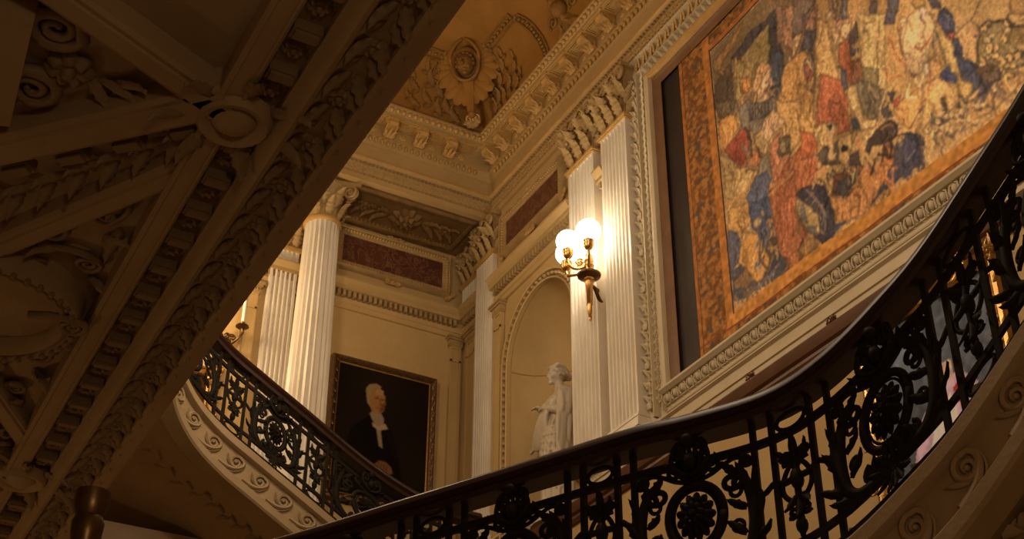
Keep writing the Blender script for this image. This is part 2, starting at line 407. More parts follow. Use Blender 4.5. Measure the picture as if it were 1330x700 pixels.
# ---- plinth course, brown moulding and lower wall panels under the tapestry
b = MB()
for prof in ([(-.02, 5.03), (.02, 5.03), (.02, 5.115), (.035, 5.12), (.035, 5.135), (.02, 5.14), (.02, 5.22), (.05, 5.235), (.05, 5.26), (-.02, 5.27)],):
    b.sweep(prof, [st_right(-3.), st_right(9.83)]); b.sweep(prof, [st_right(11.15), st_right(11.92)])
trim_5 = struct(b.build('trim_5', PALE, None, 30), 'pale stone plinth course with small rosettes under the carved frame')
ROS2 = mk(rosette_shape, BRONZE, 'rosette', r=.058, petals=12, h=.5)
for k in range(8): link('rosette', ROS2, trim_5, on_right(7.31-.945*k, 5.075, XW-.02))
link('rosette', ROS2, trim_5, on_right(7.31+.945, 5.075, XW-.02))
b = MB(); b.sweep([(-.02, 4.86), (.03, 4.86), (.05, 4.885), (.05, 4.91), (.075, 4.925), (.09, 4.965), (.10, 5.0), (.085, 5.02), (-.02, 5.03)], [st_right(-3.), st_right(11.92)])
trim_6 = struct(b.build('trim_6', BROWNMARBLE, None, 30), 'dark brown moulding along the wall below the plinth course')
# ================================================================ pilasters, columns, panels, frames
def flute_line(w_, n, dep, edge=.02):
    """front outline of a fluted pilaster across its width: (u, depth) pairs"""
    pts = [(-w_/2, 0)]; step = (w_-2*edge)/n
    for i in range(n):
        u0 = -w_/2+edge+i*step; a = step*.14
        pts.append((u0+a, 0))
        for k in range(1, 5): q = k/5; pts.append((u0+a+(step-2*a)*q, -dep*math.sin(math.pi*q)))
        pts.append((u0+step-a, 0))
    pts.append((w_/2, 0)); return pts
VOL = MB(); pv = spiral_pts(.006, .085, 2.0, 2.4, 34)
VOL.tube(pv, [.012+.012*i/34 for i in range(35)], 6, nrm=(0, 0, 1)); VOL.ball((0, 0, 0), .018, .018, .026, 8, 5)
VOLUTE = VOL.mesh('volute', STONE2, True)
ACAN = mk(leaf_shape, STONE2, 'acanthus_leaf', True, L=.23, W=.125, curl=1.0, lobes=5, nt=17, depth=.34)
ACAN_S = mk(leaf_shape, STONE2, 'acanthus_leaf', True, L=.18, W=.10, curl=1.0, lobes=4, nt=14, depth=.36)
BUD = MB(); BUD.ball((0, 0, 0), .024, .024, .030, 8, 6); BUD = BUD.mesh('bud', STONE2, True)
FLEURON = mk(rosette_shape, STONE2, 'fleuron', True, r=.045, petals=6, h=.6)
def pilaster(name, label, xf, y0, y1, zb, zn, ztop, n, xw=XW-.003, group=None):
    """pilaster on the tapestry wall: fluted face at x = xf, neck at zn, capital up to ztop"""
    yc = (y0+y1)/2; w_ = y1-y0; t = thing(name, label, 'pilaster', (xw, yc, zb), group)
    fl = flute_line(w_, n, .046)
    b = MB()
    zs = [zb+.13, zb+.16, zb+.2, zn-.06, zn-.03]
    rows = []
    for zi, z in enumerate(zs):
        q = 0 if zi in (0, 4) else 1
        rows.append([(xw, yc+w_/2, z)]+[(xf-d*q, yc-u, z) for u, d in fl]+[(xw, yc-w_/2, z)])
    b.grid(rows); b.build('shaft', MARBLE, t, 25)
    b = MB()                                  # base: plinth and torus
    for e, za, zb_ in ((.045, zb, zb+.05), (.032, zb+.05, zb+.085), (.015, zb+.085, zb+.105), (.022, zb+.105, zb+.13)): b.box(xf-e, xw, y0-e, y1+e, za, zb_)
    b.build('base', MARBLE, t)
    b = MB()
    for e, za, zb_ in ((.018, zn-.03, zn-.01), (.03, zn-.01, zn+.015)): b.box(xf-e, xw, y0-e, y1+e, za, zb_)
    b.build('neck_moulding', GOLDSTONE, t)
    b = MB()                                  # capital bell, flaring upward, with the abacus
    rows = []
    for q in range(7):
        s = q/6; e = .0+.035*s**2.2; z = zn+.015+(ztop-.05-zn-.015)*s
        rows.append([(xw, y1-.012+e, z), (xf+.012-e, y1-.012+e, z), (xf+.012-e, y0+.012-e, z), (xw, y0+.012-e, z)])
    b.grid(rows)
    e = .062; m_ = 8
    ab = [(xf-e+.05*math.sin(math.pi*k/m_), y1+e-(w_+2*e)*k/m_) for k in range(m_+1)]
    low = [(xw, y1+e-.0)]+ab+[(xw, y0-e)]
    b.grid([[(x, y, z) for x, y in low] for z in (ztop-.05, ztop-.035, ztop-.03, ztop)]); 
    b.add([(x, y, ztop-.05) for x, y in low], [tuple(range(len(low)))])
    cap = b.build('capital', STONE2, t)
    H = ztop-zn
    for k in range(3): link('acanthus_leaf', ACAN, cap, on_right(y0+w_*(k+.5)/3, zn+.02, xf-.004, 0, H/.6))
    for k in range(4): link('acanthus_leaf', ACAN_S, cap, on_right(y0+w_*k/3, zn+.02+H*.30, xf-.004, 0, H/.56))
    for sd in (-1, 1):
        yy = yc+sd*(w_/2-.01)
        m = frame_m((xf-.055, yy, ztop-.125), (-.7, -sd*-.7, 0), (0, 0, 1), (.7*sd, .7, 0)) if False else on_right(yy, ztop-.125, xf-.05, 0, H/.6)
        if sd > 0: m = m @ Matrix.Diagonal((1, 1, 1, 1)) @ Matrix.Rotation(math.pi, 4, 'Y')
        link('volute', VOLUTE, cap, m)
        link('acanthus_leaf', ACAN_S, cap, on_right(yc+sd*w_*.28, zn+H*.5, xf-.02, sd*.55, H/.6))
        link('acanthus_leaf', ACAN_S, cap, on_right(yc+sd*w_*.40, zn+H*.40, xf-.03, -sd*.5, H/.55)); link('volute', VOLUTE, cap, on_right(yc+sd*w_*.17, ztop-.15, xf-.045, sd*.8, H/1.0))
    link('fleuron', FLEURON, cap, on_right(yc, ztop-.045, xf-.05))
    for k in range(7): link('bud', BUD, cap, Matrix.Translation((xf-.055-.02*(k % 2), y0+w_*(k+.5)/7, zn+H*(.46 if k % 2 else .60))))
    for sd, yy in ((-1, y0), (1, y1)):        # leaves on the returns
        m = frame_m((xf+.05, yy, zn+.02), (1 if sd < 0 else -1, 0, 0), (0, 0, 1), (0, sd, 0), H/.6); link('acanthus_leaf', ACAN_S, cap, m)
        m = frame_m((xf+.03, yy, zn+.16), (1 if sd < 0 else -1, 0, 0), (0, 0, 1), (0, sd, 0), H/.6); link('acanthus_leaf', ACAN_S, cap, m)
    return t
pilaster('fluted_pilaster', 'fluted marble pilaster immediately beside the carved stone tapestry frame', 5.88, 8.675, 9.12, 5.24, 8.56, 9.185, 7)
pilaster('fluted_pilaster', 'fluted marble pilaster between the wall lamp and the statue niche', 5.88, 9.262, 9.74, 5.24, 8.545, 9.185, 7)
pilaster('fluted_pilaster', 'fluted pilaster in the far corner, left of the arched niche', 5.94, 11.485, 11.885, 5.24, 8.66, 9.185, 7)
pilaster('fluted_pilaster', 'short dim pilaster tucked behind the corner pilaster under the beam', 6.03, 12.08, 12.42, 8.34, 8.70, 9.185, 6, xw=6.097)

def small_pilaster(label, M, w_, zb, zt, dep=.04):
    """narrow panelled pilaster; M maps (u, z, out) to the world through a frame with origin on the wall"""
    o = M.translation.copy(); t = thing('panelled_pilaster', label, 'pilaster', (o.x, o.y, zb))
    def mb(): return MB()
    def bx(b, u0, u1, z0, z1, e0, e1): b.box(u0, u1, z0, z1, e0, e1, M)
    b = mb(); bx(b, -w_/2, w_/2, zb, zt-.13, 0, dep); b.build('shaft', STONE, t)
    b = mb()
    for u0, u1, z0, z1 in ((-w_/2, -w_/2+.022, zb, zt-.15), (w_/2-.022, w_/2, zb, zt-.15), (-w_/2, w_/2, zt-.32, zt-.295), (-w_/2, w_/2, zt-.15, zt-.13)): bx(b, u0, u1, z0, z1, dep, dep+.014)
    b.build('panel_moulding', STONE, t)
    b = mb(); bx(b, -w_/2-.012, w_/2+.012, zt-.13, zt-.11, 0, dep+.02); bx(b, -w_/2-.02, w_/2+.02, zt-.11, zt-.05, 0, dep+.025)
    bx(b, -w_/2-.035, w_/2+.035, zt-.05, zt-.025, 0, dep+.045); bx(b, -w_/2-.05, w_/2+.05, zt-.025, zt, 0, dep+.06)
    cp = b.build('capital', STONE2, t)
    b = mb(); k = -w_/2
    while k < w_/2: b.ball((0, 0, 0), .012, .02, .012, 6, 4, None) if False else b.add(*ball_vf(.012, .02, .012), M @ Matrix.Translation((k+.012, zt-.08, dep+.026))); k += .03
    stuff(b.build('egg_row', STONE2, cp)); return t
def ball_vf(a, b_, c): t = MB(); t.ball((0, 0, 0), a, b_, c, 6, 4); return t.v, t.f
small_pilaster('narrow panelled pilaster between the corner pilaster and the arched niche', frame_m((XW-.003, 11.375, 0), (0, -1, 0), (0, 0, 1), (-1, 0, 0)), .15, 5.27, 7.91)
small_pilaster('narrow panelled pilaster right of the portrait on the rear wall', frame_m((5.985, YR-.003, 0), (1, 0, 0), (0, 0, 1), (0, -1, 0)), .13, 4.75, 8.05)
small_pilaster('narrow panelled pilaster far left on the rear wall, by the candle sconce', frame_m((3.555, YR-.003, 0), (1, 0, 0), (0, 0, 1), (0, -1, 0)), .15, 4.75, 8.05)
small_pilaster('dim narrow pilaster on the short side wall behind the corner pilaster', frame_m((6.097, 12.22, 0), (0, -1, 0), (0, 0, 1), (-1, 0, 0)), .20, 4.75, 8.05, .03)

# fluted half pilaster on the rear wall, behind the column
def rear_pilaster():
    x0, x1, zb, zn = 3.72, 4.02, 4.75, 8.56; xc = (x0+x1)/2
    t = thing('fluted_pilaster', 'fluted pilaster on the rear wall, half hidden behind the round column', 'pilaster', (xc, YR, zb))
    b = MB(); fl = flute_line(x1-x0, 5, .034); yf = YR-.10
    b.grid([[(x0, YR-.003, z)]+[(xc+u, yf+(-d)*q, z) for u, d in fl]+[(x1, YR-.003, z)] for z, q in ((zb+.14, 0), (zb+.2, 1), (zn-.06, 1), (zn-.03, 0))]); b.build('shaft', MARBLE, t, 35)
    b = MB(); b.box(x0-.04, x1+.04, yf-.04, YR-.003, zb, zb+.08); b.box(x0-.02, x1+.02, yf-.02, YR-.003, zb+.08, zb+.14); b.build('base', MARBLE, t)
    b = MB(); b.box(x0-.03, x1+.03, yf-.03, YR-.003, zn-.03, zn+.015); b.build('neck_moulding', GOLDSTONE, t)
    b = MB(); b.box(x0, x1, yf, YR-.003, zn+.015, 9.13); b.box(x0-.08, x1+.08, yf-.08, YR-.003, 9.13, 9.18); cap = b.build('capital', STONE2, t)
    for k in range(3): link('acanthus_leaf', ACAN, cap, on_back(x0+(x1-x0)*(k+.5)/3, zn+.02, yf-.004))
    for k in range(4): link('acanthus_leaf', ACAN_S, cap, on_back(x0+(x1-x0)*k/3, zn+.2, yf-.004))
    link('volute', VOLUTE, cap, on_back(x1, 9.06, yf-.05)); link('volute', VOLUTE, cap, on_back(x0, 9.06, yf-.05) @ Matrix.Rotation(math.pi, 4, 'Y'))
rear_pilaster()

# free-standing fluted column
def column(cx, cy, zb, ztop, label):
    t = thing('fluted_column', label, 'column', (cx, cy, zb)); zn = ztop-.46
    b = MB(); nf = 22; rows = []
    for i in range(26):
        s = i/25; z = zb+.2+(zn-.05-zb-.2)*s; r = .232-.048*s**1.35
        q = 1 if .012 < s < .985 else 0
        row = []
        for k in range(nf):
            for m in range(6):
                a = 2*math.pi*(k+m/6)/nf; d = .0 if m == 0 else .020*math.sin(math.pi*(m-.5)/5.) * q
                if m == 0: d = 0
                row.append((cx+(r-d)*math.cos(a), cy+(r-d)*math.sin(a), z))
        rows.append(row)
    b.grid(rows, closed_u=True); b.build('shaft', MARBLE, t, 40)
    b = MB(); b.box(cx-.31, cx+.31, cy-.31, cy+.31, zb, zb+.07)
    b.lathe([(.30, zb+.07), (.315, zb+.09), (.30, zb+.115), (.262, zb+.125), (.255, zb+.145), (.275, zb+.16), (.27, zb+.18), (.24, zb+.2)], 32, Matrix.Translation((cx, cy, 0))); b.build('base', MARBLE, t, 40)
    b = MB(); b.lathe([(.184, zn-.06), (.205, zn-.05), (.212, zn-.03), (.205, zn-.01), (.188, zn)], 32, Matrix.Translation((cx, cy, 0))); b.build('neck_moulding', GOLDSTONE, t, 40)
    b = MB()
    prof = [(.178, zn), (.178, zn+.12), (.19, zn+.24), (.215, zn+.34), (.26, zn+.41)]
    b.lathe(prof, 32, Matrix.Translation((cx, cy, 0)))
    e = .30; ring = []
    for s_ in range(4):
        a = math.pi/2*s_
        for k in range(9):
            u = -e+2*e*k/8; dpt = e-.07*math.sin(math.pi*k/8)
            ring.append((cx+dpt*math.cos(a)-u*math.sin(a), cy+dpt*math.sin(a)+u*math.cos(a)))
    b.grid([[(x, y, z) for x, y in ring] for z in (ztop-.05, ztop-.03, ztop-.025, ztop)], closed_u=True); b.add([(x, y, ztop-.05) for x, y in ring], [tuple(range(len(ring)))])
    cap = b.build('capital', STONE2, t, 30)
    for k in range(8):
        for rr, a_off, z0, me, s_ in ((.180, 0, zn+.005, ACAN, .95), (.185, .5, zn+.13, ACAN, 1.05)):
            a = 2*math.pi*(k+a_off)/8; n = Vector((math.cos(a), math.sin(a), 0))
            link('acanthus_leaf', me, cap, frame_m((cx+rr*n.x, cy+rr*n.y, z0), (-n.y, n.x, 0), (0, 0, 1), n, s_))
    for k in range(4):
        a = math.pi/4+math.pi/2*k; n = Vector((math.cos(a), math.sin(a), 0))
        for sd in (-1, 1):
            tz = Vector((-n.y*sd, n.x*sd, 0))
            link('volute', VOLUTE, cap, frame_m((cx+.30*n.x+tz.x*.02, cy+.30*n.y+tz.y*.02, ztop-.115), n, (0, 0, 1), tz))
        a -= math.pi/4; n = Vector((math.cos(a), math.sin(a), 0)); link('fleuron', FLEURON, cap, frame_m((cx+.235*n.x, cy+.235*n.y, ztop-.035), (-n.y, n.x, 0), (0, 0, 1), n))
    return t
column(4.115, 12.0, 4.75, 9.18, 'round fluted marble column with a leafy capital, left of the portrait')

# marble panels in beaded frames
CREST = MB()
for sd in (-1, 1):
    CREST.tube([(sd*p[0]+sd*.06, p[1]+.02, p[2]+.015) for p in spiral_pts(.006, .04, 1.5, 0, 16)], .009, 5, nrm=(0, 0, 1))
    leaf_shape(CREST, .09, .035, .5, 2, Matrix.Translation((sd*.03, 0, .01)) @ Matrix.Rotation(-sd*1.1, 4, 'Z'), 6)
rosette_shape(CREST, .035, 6, .6, Matrix.Translation((0, .025, .01)))
CREST = CREST.mesh('crest', GOLDSTONE, 40)
def panel(M, w_, h, label, fw_=.085):
    o = M.translation; t = thing('marble_panel', label, 'wall panel', tuple(o))
    b = MB(); b.box(-w_/2, w_/2, -h/2, h/2, 0, .02, M); b.build('marble_slab', REDMARBLE, t)
    prof = [(0, .0), (0, .03), (.02, .045), (.035, .05), (.06, .05), (.065, .075), (fw_-.01, .08), (fw_, .06), (fw_+.02, .03), (fw_+.025, 0)]
    def stn(sx, sy): return lambda d, e: tuple(M @ Vector((sx*(w_/2+d), sy*(h/2+d), e)))
    b = MB(); b.sweep(prof, [stn(-1, -1), stn(1, -1), stn(1, 1), stn(-1, 1)], closed=True); fr = b.build('frame', STONE2, t, 30)
    b = MB(); L = .036
    for sx in (-1, 1):
        k = -h/2-.03
        while k < h/2+.03: b.add(*ball_vf(.019, .012, .02), M @ Matrix.Translation((sx*(w_/2+.046), k, .05))); k += L
    for sy in (-1, 1):
        k = -w_/2-.03
        while k < w_/2+.03: b.add(*ball_vf(.012, .019, .02), M @ Matrix.Translation((k, sy*(h/2+.046), .05))); k += L
    stuff(b.build('bead_row', GOLDSTONE, fr, True))
    link('crest', CREST, fr, M @ Matrix.Translation((0, h/2+fw_, .03))); link('crest', CREST, fr, M @ Matrix.Translation((0, -h/2-fw_-.02, .03)) @ Matrix.Rotation(math.pi, 4, 'Z'))
    for sx in (-1, 1): link('crest', CREST, fr, M @ Matrix.Translation((sx*(w_/2+fw_), -h/2-fw_, .03)) @ Matrix.Rotation(sx*R(-135), 4, 'Z') @ Matrix.Scale(.8, 4))
    return t
panel(on_right(10.665, 8.745, XW), 1.16, .33, 'oblong red marble panel above the arched niche')
panel(on_back(5.17, 8.845, YR), 1.25, .35, 'oblong red marble panel above the portrait, on the rear wall')

# niche surround: archivolt with a row of leaf-and-dart pieces
b = MB(); path = []
def arch_st(y, z, ny, nz): return lambda d, e: (XW-e, y+ny*d, z+nz*d)
zz = [NB, 5.6, 6.3]
path = [arch_st(NY+NR, z, 1, 0) for z in zz]+[arch_st(NY+NR*math.cos(math.pi*i/28), NZ+NR*math.sin(math.pi*i/28), math.cos(math.pi*i/28), math.sin(math.pi*i/28)) for i in range(29)]+[arch_st(NY-NR, z, -1, 0) for z in reversed(zz)]
b.sweep([(0, .003), (0, .05), (.014, .058), (.018, .004), (.090, .004), (.094, .055), (.115, .06), (.125, .04), (.13, .003)], path)
arch = tag(b.build('niche_surround', STONE, None, 30), 'arched stone surround of the statue niche with a beaded leaf band', 'surround')
BEADLEAF = MB(); BEADLEAF.ball((0, 0, .018), .022, .026, .032, 8, 5); leaf_shape(BEADLEAF, .05, .03, .4, 2, Matrix.Translation((0, -.045, .012)), 5); BEADLEAF = BEADLEAF.mesh('leaf_bead', STONE2, True)
def on_arch(y, z, ang): return on_right(y, z, XW-.018, ang)
z = NB+.05
while z < NZ: link('leaf_bead', BEADLEAF, arch, on_arch(NY+NR+.054, z, 0)); z += .082
na = 27
for i in range(na+1): a = math.pi*i/na; link('leaf_bead', BEADLEAF, arch, on_right(NY+(NR+.054)*math.cos(a), NZ+(NR+.054)*math.sin(a), XW-.018, math.pi-a-math.pi/2+math.pi/2 if False else -(a) ))
z = NZ-.08
while z > 6.2: link('leaf_bead', BEADLEAF, arch, on_arch(NY-NR-.054, z, 0)); z -= .082

# ---- carved stone frame round the tapestry
FY0, FY1, FZ0, FZ1 = 2.2, 8.72, 5.27, 9.17    # outer edges: the frame runs on out of the picture
t = thing('stone_surround', 'large carved stone frame with leaf and egg bands round the tapestry', 'frame', (XW, (FY0+FY1)/2, FZ0))
# vertical member, top member, bottom member: (inward distance, projection)
SIDE = [(-.01, 0), (-.01, .08), (.02, .095), (.028, .02), (.192, .02), (.20, .085), (.22, .09), (.226, .02), (.335, .02), (.342, .09), (.345, .09), (.345, 0)]
INNER = [(.345, 0), (.345, .09), (.40, .115), (.44, .11), (.45, .075), (.45, 0)]
INNER2 = [(.45, .035), (.45, .07), (.47, .075), (.50, .05), (.55, .04), (.55, .035)]
b = MB()
b.sweep(SIDE, [lambda d, e: (XW-e, FY1-d, FZ0+.0), lambda d, e: (XW-e, FY1-d, FZ1-d), lambda d, e: (XW-e, FY0, FZ1-d)], caps=False)
b.build('frame_moulding', PALE, t, 30)
b = MB(); b.sweep(INNER, [lambda d, e: (XW-e, FY1-d, FZ0+.17), lambda d, e: (XW-e, FY1-d, FZ1-d)]); b.build('inner_moulding', PALE, t, 30)
b = MB(); b.sweep(INNER2, [lambda d, e: (XW-e, FY1-d, FZ0+.17), lambda d, e: (XW-e, FY1-d, FZ1-d), lambda d, e: (XW-e, FY0, FZ1-d)]); b.build('brown_slip', INNERWOOD, t, 30)
b = MB(); b.sweep(INNER, [lambda d, e: (XW-e, FY1-d, FZ1-d), lambda d, e: (XW-e, FY0, FZ1-d)]); b.build('inner_moulding', GOLDSTONE, t, 30)  # golden tone on the top member, pale on the side
b = MB(); b.sweep([(.0, .036), (.0, .055), (.01, .06), (.014, .04), (.055, .04), (.06, .06), (.068, .06), (.072, .038), (.155, .038), (.16, .09), (.185, .12), (.205, .12), (.215, .08), (.23, .05), (.23, .036)], [lambda d, e: (XW-e, FY1-.345, FZ0-.02+d), lambda d, e: (XW-e, FY0, FZ0-.02+d)])
b.build('sill_moulding', PALE, t, 30)
b = MB(); b.sweep([(.338, .082), (.345, .09), (.40, .12), (.445, .112), (.452, .08)], [lambda d, e: (XW-e, FY1-d, FZ1-d), lambda d, e: (XW-e, FY0, FZ1-d)]); b.build('golden_fillet', GOLDSTONE, t, 30)
LEAF_F = mk(leaf_shape, PALE, 'acanthus_leaf', True, L=.115, W=.048, curl=.9, lobes=4, nt=10, depth=.34)
FLEURON_P = mk(rosette_shape, PALE, 'flower', True, r=.05, petals=6, h=.6)
LEAF_T = mk(leaf_shape, GOLDSTONE, 'golden_leaf', True, L=.115, W=.048, curl=.9, lobes=4, nt=10, depth=.34)
LEAF_S = mk(leaf_shape, PALE, 'acanthus_leaf', True, L=.08, W=.035, curl=.6, lobes=2)
EGG_D = MB(); EGG_D.ball((0, -.004, .02), .028, .040, .034, 8, 6)
for sx in (-1, 1): EGG_D.tube([(sx*.036, .045, .03), (sx*.043, .01, .045), (sx*.036, -.03, .04), (0, -.052, .03)], .007, 5)
leaf_shape(EGG_D, .085, .018, .3, 2, Matrix.Translation((.053, -.045, .02)), 5); EGG_D = EGG_D.mesh('egg_ornament', PALE, 40)
TONGUE = MB(); leaf_shape(TONGUE, .115, .040, .7, 3, Matrix.Translation((0, -.05, .03)), 9, .3)
for sx in (-1, 1): TONGUE.tube([(sx*.030+p[0]*.8, -.03+p[1], .035) for p in spiral_pts(.004, .018, 1.2, 0, 12)], .006, 4)
TONGUE = TONGUE.mesh('leaf_ornament', PALE, True)
z = FZ0+.12; k = 0
while z < FZ1-.2:                             # scrolling acanthus climbing the left member
    for sd in (-1, 1):
        link('acanthus_leaf', LEAF_F, t, on_right(FY1-.110-sd*.012, z+(.035 if sd > 0 else -.01), XW-.030, sd*(1.15 if k % 2 else .5), .95))
        link('acanthus_leaf', LEAF_F, t, on_right(FY1-.110-sd*.060, z-.02, XW-.025, sd*(2.2 if k % 2 else -.5), .62))
    if k % 3 == 0: link('flower', FLEURON_P, t, on_right(FY1-.11, z+.03, XW-.055, 0, .8))
    z += .064; k += 1
z = FZ0+.16
while z < FZ1-.3: link('leaf_ornament', TONGUE, t, on_right(FY1-.280, z, XW-.025, -math.pi/2+.6)); z += .088
y = FY1-.16; k = 0
while y > 4.9:
    for sd in (-1, 1):
        link('golden_leaf', LEAF_T, t, on_right(y+(.03 if sd > 0 else 0), FZ1-.110+sd*.012, XW-.030, -math.pi/2+sd*(1.15 if k % 2 else .5), .95))
        link('golden_leaf', LEAF_T, t, on_right(y, FZ1-.110+sd*.060, XW-.025, -math.pi/2+sd*(2.2 if k % 2 else -.5), .62))
    y -= .064; k += 1
y = FY1-.36
while y > 4.2: link('leaf_ornament', TONGUE, t, on_right(y, FZ1-.280, XW-.025, .3)); y -= .088
y = FY1-.40
while y > 4.4:
    link('egg_ornament', EGG_D, t, on_right(y, FZ0+.092, XW-.035, math.pi)); y -= .106
y = FY1-.36; b = MB(); k = 0
while y > 4.4:
    leaf_shape(b, .07, .03, .7, 2, on_right(y, FZ0+.014, XW-.03, math.pi/2+(.4 if k % 2 else -.4)), 5); y -= .045; k += 1
stuff(b.build('leaf_row', PALE, t, True))
struct(MB().box(XW-.004, XW+.02, FY0, FY1-.5, FZ0+.15, FZ1-.4).build('trim_7', LINER), 'dark liner behind the tapestry')

# ---- carved underside of the beam
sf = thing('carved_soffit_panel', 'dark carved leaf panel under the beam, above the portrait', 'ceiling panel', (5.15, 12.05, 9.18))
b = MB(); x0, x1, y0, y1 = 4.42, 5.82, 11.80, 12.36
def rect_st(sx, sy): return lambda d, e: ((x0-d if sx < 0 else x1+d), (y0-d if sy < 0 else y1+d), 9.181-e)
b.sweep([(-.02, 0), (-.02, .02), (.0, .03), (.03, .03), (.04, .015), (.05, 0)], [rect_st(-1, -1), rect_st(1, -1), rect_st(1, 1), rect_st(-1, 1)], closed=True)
b.build('frame', BEAMBROWN, sf)
b = MB()
for k in range(28):
    u = x0+(x1-x0)*(k+.5)/28
    for yy in (y0+.02, y1-.02): b.add(*ball_vf(.02, .016, .014), Matrix.Translation((u, yy, 9.178)))
stuff(b.build('bead_row', BEAMBROWN, sf, True))
BIGROS = MB(); rosette_shape(BIGROS, .2, 9, .4); rosette_shape(BIGROS, .12, 7, .8, Matrix.Translation((0, 0, .03))); BIGROS = BIGROS.mesh('rosette', BEAMBROWN, 40)
LEAF_C = mk(leaf_shape, BEAMBROWN, 'acanthus_leaf', True, L=.22, W=.09, curl=.6, lobes=4)
link('rosette', BIGROS, sf, on_under(5.12, 12.08, 9.18))
for sd in (-1, 1):
    for k in range(3):
        for s2 in (-1, 1):
            link('acanthus_leaf', LEAF_C, sf, on_under(5.12+sd*(.2+.15*k), 12.08, 9.178, -sd*math.pi/2+s2*(.55+.1*k), 1.1-.12*k))
    link('rosette', mk(rosette_shape, BEAMBROWN, 'rosette', 40, r=.085, petals=7, h=.5), sf, on_under(5.12+sd*.50, 12.08, 9.178))
# ================================================================ staircases with wrought-iron railings
def catmull(P, n=24):
    P = [np.array(p, float) for p in P]; Q = [2*P[0]-P[1]]+P+[2*P[-1]-P[-2]]; out = []
    for i in range(1, len(Q)-2):
        for k in range(n):
            t = k/n; a, b_, c, d = Q[i-1:i+3]
            out.append(.5*((2*b_)+(-a+c)*t+(2*a-5*b_+4*c-d)*t*t+(-a+3*b_-3*c+d)*t**3))
    out.append(P[-1]); return np.array(out)
class Path:
    """curb line of a flight: plan length s -> curb point, tangent, horizontal normal toward the well (side=+1 left of travel)"""
    def __init__(s, pts, side):
        s.D = catmull(pts); s.s = np.r_[0, np.cumsum(np.hypot(np.diff(s.D[:, 0]), np.diff(s.D[:, 1])))]; s.side = side; s.L = s.s[-1]
    def p(s, q):
        if q < 0: return s.D[0]+(s.D[1]-s.D[0])*q/(s.s[1])
        if q > s.L: return s.D[-1]+(s.D[-1]-s.D[-2])*(q-s.L)/(s.s[-1]-s.s[-2])
        return np.array([np.interp(q, s.s, s.D[:, k]) for k in range(3)])
    def t(s, q): d = s.p(q+.03)-s.p(q-.03); return d/math.hypot(d[0], d[1])       # rises t[2] per metre of plan
    def n(s, q): t = s.t(q); return np.array([-t[1], t[0], 0])*s.side
    def at(s, q, v, w=0.): return tuple(s.p(q)+np.array([0, 0, v])+s.n(q)*w)
    def frame(s, q, v, w=0., sc=1., flip=1):
        t = Vector(s.t(q)).normalized(); n = Vector(s.n(q)); u = n.cross(t)
        if u.z < 0: t = -t; u = n.cross(t)
        return frame_m(s.at(q, v, w), t*sc, u*sc, n*sc)
def vm(v):                            # panel heights: ornament between the rails, crest and rings in the gap under the handrail
    return v if v < .135 else (.135+(v-.135)*.867 if v < .70 else .625+(v-.70)*1.28)
def mapped(P, c, k, loc):            # local panel mesh (u, v, w) -> world
    return [P.at(c+u, vm(v)*k, w) for u, v, w in loc]
def ptube(mb, P, c, k, pts, r, seg=6, flat=.8):
    mb.tube([P.at(c+u, vm(v)*k, w) for u, v, w in [(q+(0,))[:3] for q in pts]], r, seg, True, flat, tuple(P.n(c)))
def pshape(mb, P, c, k, fn, M, **kw):
    t = MB(); fn(t, **kw); vs = [tuple(M @ Vector(q)) for q in t.v]; mb.add(mapped(P, c, k, vs), t.f)
def pm(u, v, rot=0., sx=1., sy=1., w=0.): return Matrix.Translation((u, v, w)) @ Matrix.Rotation(rot, 4, 'Z') @ Matrix.Diagonal((sx, sy, (sx+sy)/2, 1))
def smooth2(pts, n=5): return [tuple(q) for q in catmull([np.array(p, float) for p in pts], n)]
